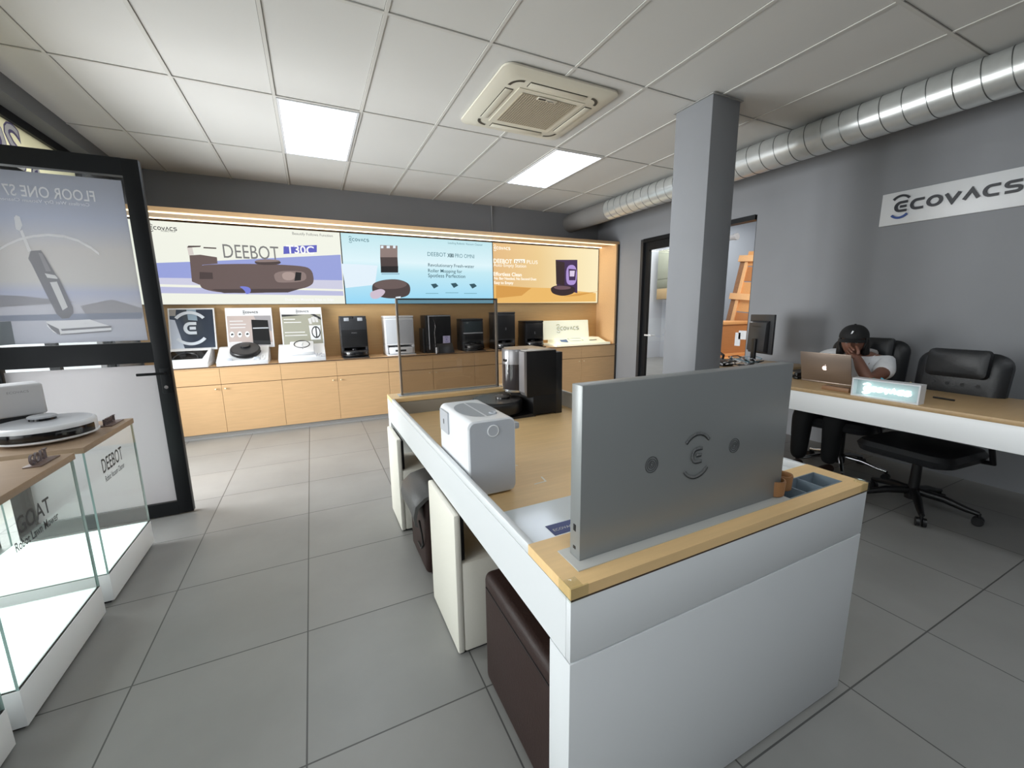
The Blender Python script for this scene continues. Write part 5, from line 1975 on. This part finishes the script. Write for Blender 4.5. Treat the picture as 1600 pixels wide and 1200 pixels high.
vs, fs = [], []
NU, NV = 32, 22
for j in range(NV + 1):
    ph = PI * j / NV
    for i in range(NU):
        th = 2 * PI * i / NU
        cz = math.cos(ph)
        sr_ = math.sin(ph)
        f_ = math.cos(th) * sr_
        s_ = math.sin(th) * sr_
        fx_, sx_, ux_ = .098 * f_, .077 * s_, .118 * cz
        if cz < 0:
            tp_ = 1 - .26 * (-cz) ** 1.3
            sx_ *= tp_
            fx_ = fx_ * (1 - .10 * (-cz)) + (.012 * -cz if f_ > 0 else 0)
        # brow, eye sockets, nose, mouth, chin
        if f_ > .3:
            a_ = s_
            u = ux_
            fx_ += .020 * math.exp(-(a_ / .14) ** 2 - ((u + .018) / .020) ** 2)
            fx_ += .010 * math.exp(-(a_ / .12) ** 2 - ((u - .005) / .022) ** 2)
            for e_ in (-.40, .40):
                fx_ -= .009 * math.exp(-((a_ - e_) / .20) ** 2 - ((u - .008) / .014) ** 2)
            fx_ += .007 * math.exp(-(a_ / .26) ** 2 - ((u + .052) / .009) ** 2)
            fx_ += .008 * math.exp(-(a_ / .28) ** 2 - ((u + .090) / .016) ** 2)
            fx_ += .006 * math.exp(-((abs(a_) - .62) / .22) ** 2 - ((u + .020) / .025) ** 2)
        vs.append(H(fx_, sx_, ux_))
for j in range(NV):
    for i in range(NU):
        i2 = (i + 1) % NU
        fs.append((j * NU + i, (j + 1) * NU + i, (j + 1) * NU + i2, j * NU + i2))
bd.add(vs, fs, SKIN, True)
for sg in (-1, 1):
    bd.lathe([(.001, -.006), (.014, -.004), (.020, .002), (.016, .008), (.001, .006)], H(-.005, sg * .076, .0), SKIN, 14, 1)
# hands: palm and five fingers, joined to the body mesh
WR = Vector(N['wrl'][:3])
PALM = P(1325, 547, 0, 3.785)


def hand(wrist, palm_dir, across, curl, thumb_side, ln=.082, w_=.022):
    """palm_dir from wrist to knuckles, across = towards the little finger, curl = bending direction"""
    pd, ac_, cu = Vector(palm_dir).normalized(), Vector(across).normalized(), Vector(curl).normalized()
    kn = wrist + pd * ln
    nd = {'w': (*(wrist - pd * .03), .026), 'p': (*(wrist + pd * ln * .5), (.036, .018)), 'k': (*(kn - pd * .008), (.038, .016))}
    bd.add(*skin_geo(nd, [('w', 'p'), ('p', 'k')], 'w', 2), SKIN, True)
    for i, (off, L_) in enumerate(((-.030, .068), (-.010, .076), (.010, .070), (.029, .056))):
        b0 = kn + ac_ * off - pd * .018
        n1 = kn + ac_ * off * 1.02
        n2 = n1 + (pd * .78 + cu * .55).normalized() * L_ * .45
        n3 = n2 + (pd * .25 + cu * .95).normalized() * L_ * .32
        n4 = n3 + (pd * -.15 + cu * .98).normalized() * L_ * .25
        nd = {'a': (*b0, .0095), 'b': (*n1, .0092), 'c': (*n2, .0085), 'd': (*n3, .0078), 'e': (*n4, .0066)}
        bd.add(*skin_geo(nd, [('a', 'b'), ('b', 'c'), ('c', 'd'), ('d', 'e')], 'a', 1), SKIN, True)
    t0 = wrist + pd * ln * .30 - ac_ * .022
    t1 = t0 + (pd * .55 - ac_ * .75 + cu * .3).normalized() * .036
    t2 = t1 + (pd * .85 - ac_ * .25 + cu * .45).normalized() * .030
    t3 = t2 + (pd * .8 + cu * .5).normalized() * .022
    bd.add(*skin_geo({'a': (*t0, .012), 'b': (*t1, .0105), 'c': (*t2, .0095), 'd': (*t3, .0075)}, [('a', 'b'), ('b', 'c'), ('c', 'd')], 'a', 1), SKIN, True)


# left hand held over the mouth, right hand on the keyboard
hd = PALM - WR
hand(WR, hd, (upv * -1.0 + Vector((0, .55, 0))), fwd * -1.0, 1, .078)
hand(Vector(N['wrr'][:3]) + Vector((0, 0, .004)), (-.55, -.75, .02), (-.80, .58, 0), (0, -.05, -1), 1, .078)
# eyes and brows
EYE = mat('eye_white', (210, 205, 200), .3)
IRIS = mat('iris_dark', (24, 16, 12), .2)
bd.build('body', pe)
g = MB()
for sg in (-1, 1):
    c_ = H(.082, sg * .031, .008)
    g.lathe([(.001, -.010), (.008, -.007), (.011, 0), (.008, .007), (.001, .010)], c_, EYE, 12)
    c_ = H(.0925, sg * .031, .008)
    g.lathe([(.001, -.005), (.004, -.0035), (.005, 0), (.004, .0035), (.001, .005)], c_, IRIS, 10)
g.build('eyes', pe)
g = MB()
for sg in (-1, 1):
    g.tube([H(.092, sg * .014, .026), H(.092, sg * .032, .031), H(.080, sg * .050, .027)], [.003, .004, .002], HAIR, 6)
g.build('eyebrows', pe)
# trousers and T-shirt follow the body skeleton, a little fuller
T = {k_: (N[k_][0], N[k_][1], N[k_][2], N[k_][3] + .012) for k_ in ('pel', 'hil', 'knl', 'cal', 'anl', 'hir', 'knr', 'car', 'anr')}
T['anl'] = (3.765, 1.775, .085, .060)
T['anr'] = (3.675, 1.965, .085, .060)
T['wai'] = (4.06, 1.79, .66, .140)
g = MB()
g.add(*skin_geo(T, [('wai', 'pel'), ('pel', 'hil'), ('hil', 'knl'), ('knl', 'cal'), ('cal', 'anl'), ('pel', 'hir'), ('hir', 'knr'), ('knr', 'car'), ('car', 'anr')], 'pel', 2), TROU, True)
g.build('trousers', pe)
S_ = {'hem': (4.06, 1.79, .62, .158), 'bel': (4.06, 1.79, .70, .15), 'che': (4.03, 1.79, .85, .152), 'upc': (4.008, 1.79, .93, .112), 'col': (3.99, 1.788, .972, .070),
      'shl': (4.018, 1.60, .927, .084), 'upl': (3.955, 1.572, .886, .078), 'cul': (3.90, 1.562, .860, .074),
      'shr': (4.018, 1.99, .947, .084), 'upr': (3.985, 2.04, .900, .078), 'cur': (3.955, 2.06, .870, .074)}
g = MB()
g.add(*skin_geo(S_, [('hem', 'bel'), ('bel', 'che'), ('che', 'upc'), ('upc', 'col'), ('upc', 'shl'), ('shl', 'upl'), ('upl', 'cul'), ('upc', 'shr'), ('shr', 'upr'), ('upr', 'cur')], 'che', 2), TEE, True)
g.build('t_shirt', pe)
# shoes
for sg, (ax_, ay_) in enumerate(((3.765, 1.775), (3.675, 1.965))):
    g = MB()
    g.add(*skin_geo({'h': (ax_ + .045, ay_ - .004, .045, (.040, .038)), 'm': (ax_ - .03, ay_ + .004, .045, (.042, .040)), 't': (ax_ - .13, ay_ + .012, .034, (.040, .028))}, [('h', 'm'), ('m', 't')], 'm', 2), mat('brown_shoe', (52, 34, 28), .5), True)
    g.build('shoe', pe)
# hair: full back and two long falls beside the face
g = MB()
vs, fs = [], []
for j in range(13):
    ph = PI * .08 + PI * .62 * j / 12
    for i in range(21):
        th = math.radians(68 + 224 * i / 20)
        vs.append(H(.108 * math.cos(th) * math.sin(ph), .090 * math.sin(th) * math.sin(ph), .126 * math.cos(ph)))
for j in range(12):
    for i in range(20):
        fs.append((j * 21 + i, (j + 1) * 21 + i, (j + 1) * 21 + i + 1, j * 21 + i + 1))
g.add(vs, fs, HAIR, True)
for sg in (-1, 1):
    nd = {'a': (*H(-.01, sg * .070, .035), .030), 'b': (*H(-.004, sg * .076, -.03), .030), 'c': (*H(-.008, sg * .080, -.09), .030), 'd': (*H(-.03, sg * .082, -.15), .024)}
    g.add(*skin_geo(nd, [('a', 'b'), ('b', 'c'), ('c', 'd')], 'a', 2), HAIR, True)
nd = {'a': (*H(-.07, 0, .03), (.075, .045)), 'b': (*H(-.085, 0, -.06), (.085, .045)), 'c': (*H(-.085, 0, -.14), (.07, .035))}
g.add(*skin_geo(nd, [('a', 'b'), ('b', 'c')], 'a', 2), HAIR, True)
g.build('hair', pe)
# cap with a curved peak and a small pale mark
g = MB()
vs, fs = [], []
NJ = 12
for j in range(NJ + 1):
    ph = PI * .50 * j / NJ
    for i in range(32):
        th = 2 * PI * i / 32
        vs.append(H(.114 * math.cos(th) * math.sin(ph) ** .85, .096 * math.sin(th) * math.sin(ph) ** .85, .038 + .098 * math.cos(ph)))
for j in range(NJ):
    for i in range(32):
        fs.append((j * 32 + i, (j + 1) * 32 + i, (j + 1) * 32 + (i + 1) % 32, j * 32 + (i + 1) % 32))
g.add(vs, fs, CAP, True)
g.lathe([(.001, -.004), (.008, -.003), (.008, .003), (.001, .005)], H(0, 0, .138), CAP, 12)
cap = g.build('cap', pe)
g = MB()
top_, bot_ = [], []
for r_ in range(5):
    t_ = r_ / 4
    for i in range(13):
        a_ = math.radians(-62 + 124 * i / 12)
        rr_ = 1 + .62 * t_ * math.cos(a_) ** .6
        top_.append(H(.112 * math.cos(a_) * rr_, .094 * math.sin(a_), .040 - .016 * t_ - .016 * abs(math.sin(a_)) ** 2))
vs = top_ + [p - upv * .005 for p in top_]
K_ = len(top_)
fs = []
for r_ in range(4):
    for i in range(12):
        a, b_, c, d = r_ * 13 + i, r_ * 13 + i + 1, (r_ + 1) * 13 + i + 1, (r_ + 1) * 13 + i
        fs.append((a, b_, c, d))
        fs.append((d + K_, c + K_, b_ + K_, a + K_))
for i in range(12):
    fs.append((4 * 13 + i, 4 * 13 + i + 1, 4 * 13 + i + 1 + K_, 4 * 13 + i + K_))
g.add(vs, fs, CAP, True)
g.build('peak', cap)
g = MB()
c_ = H(.108, .0, .088)
fo = (fwd * .9 + upv * .45).normalized()
for d_ in ((0, 0), ):
    g.add([c_ + fo * .006 + side * a_ + upv * b_ for a_, b_ in ((-.008, -.012), (.002, -.010), (.010, .010), (.0, .013))], [(0, 1, 2, 3)], WHITEP)
g.build('cap_mark', cap)
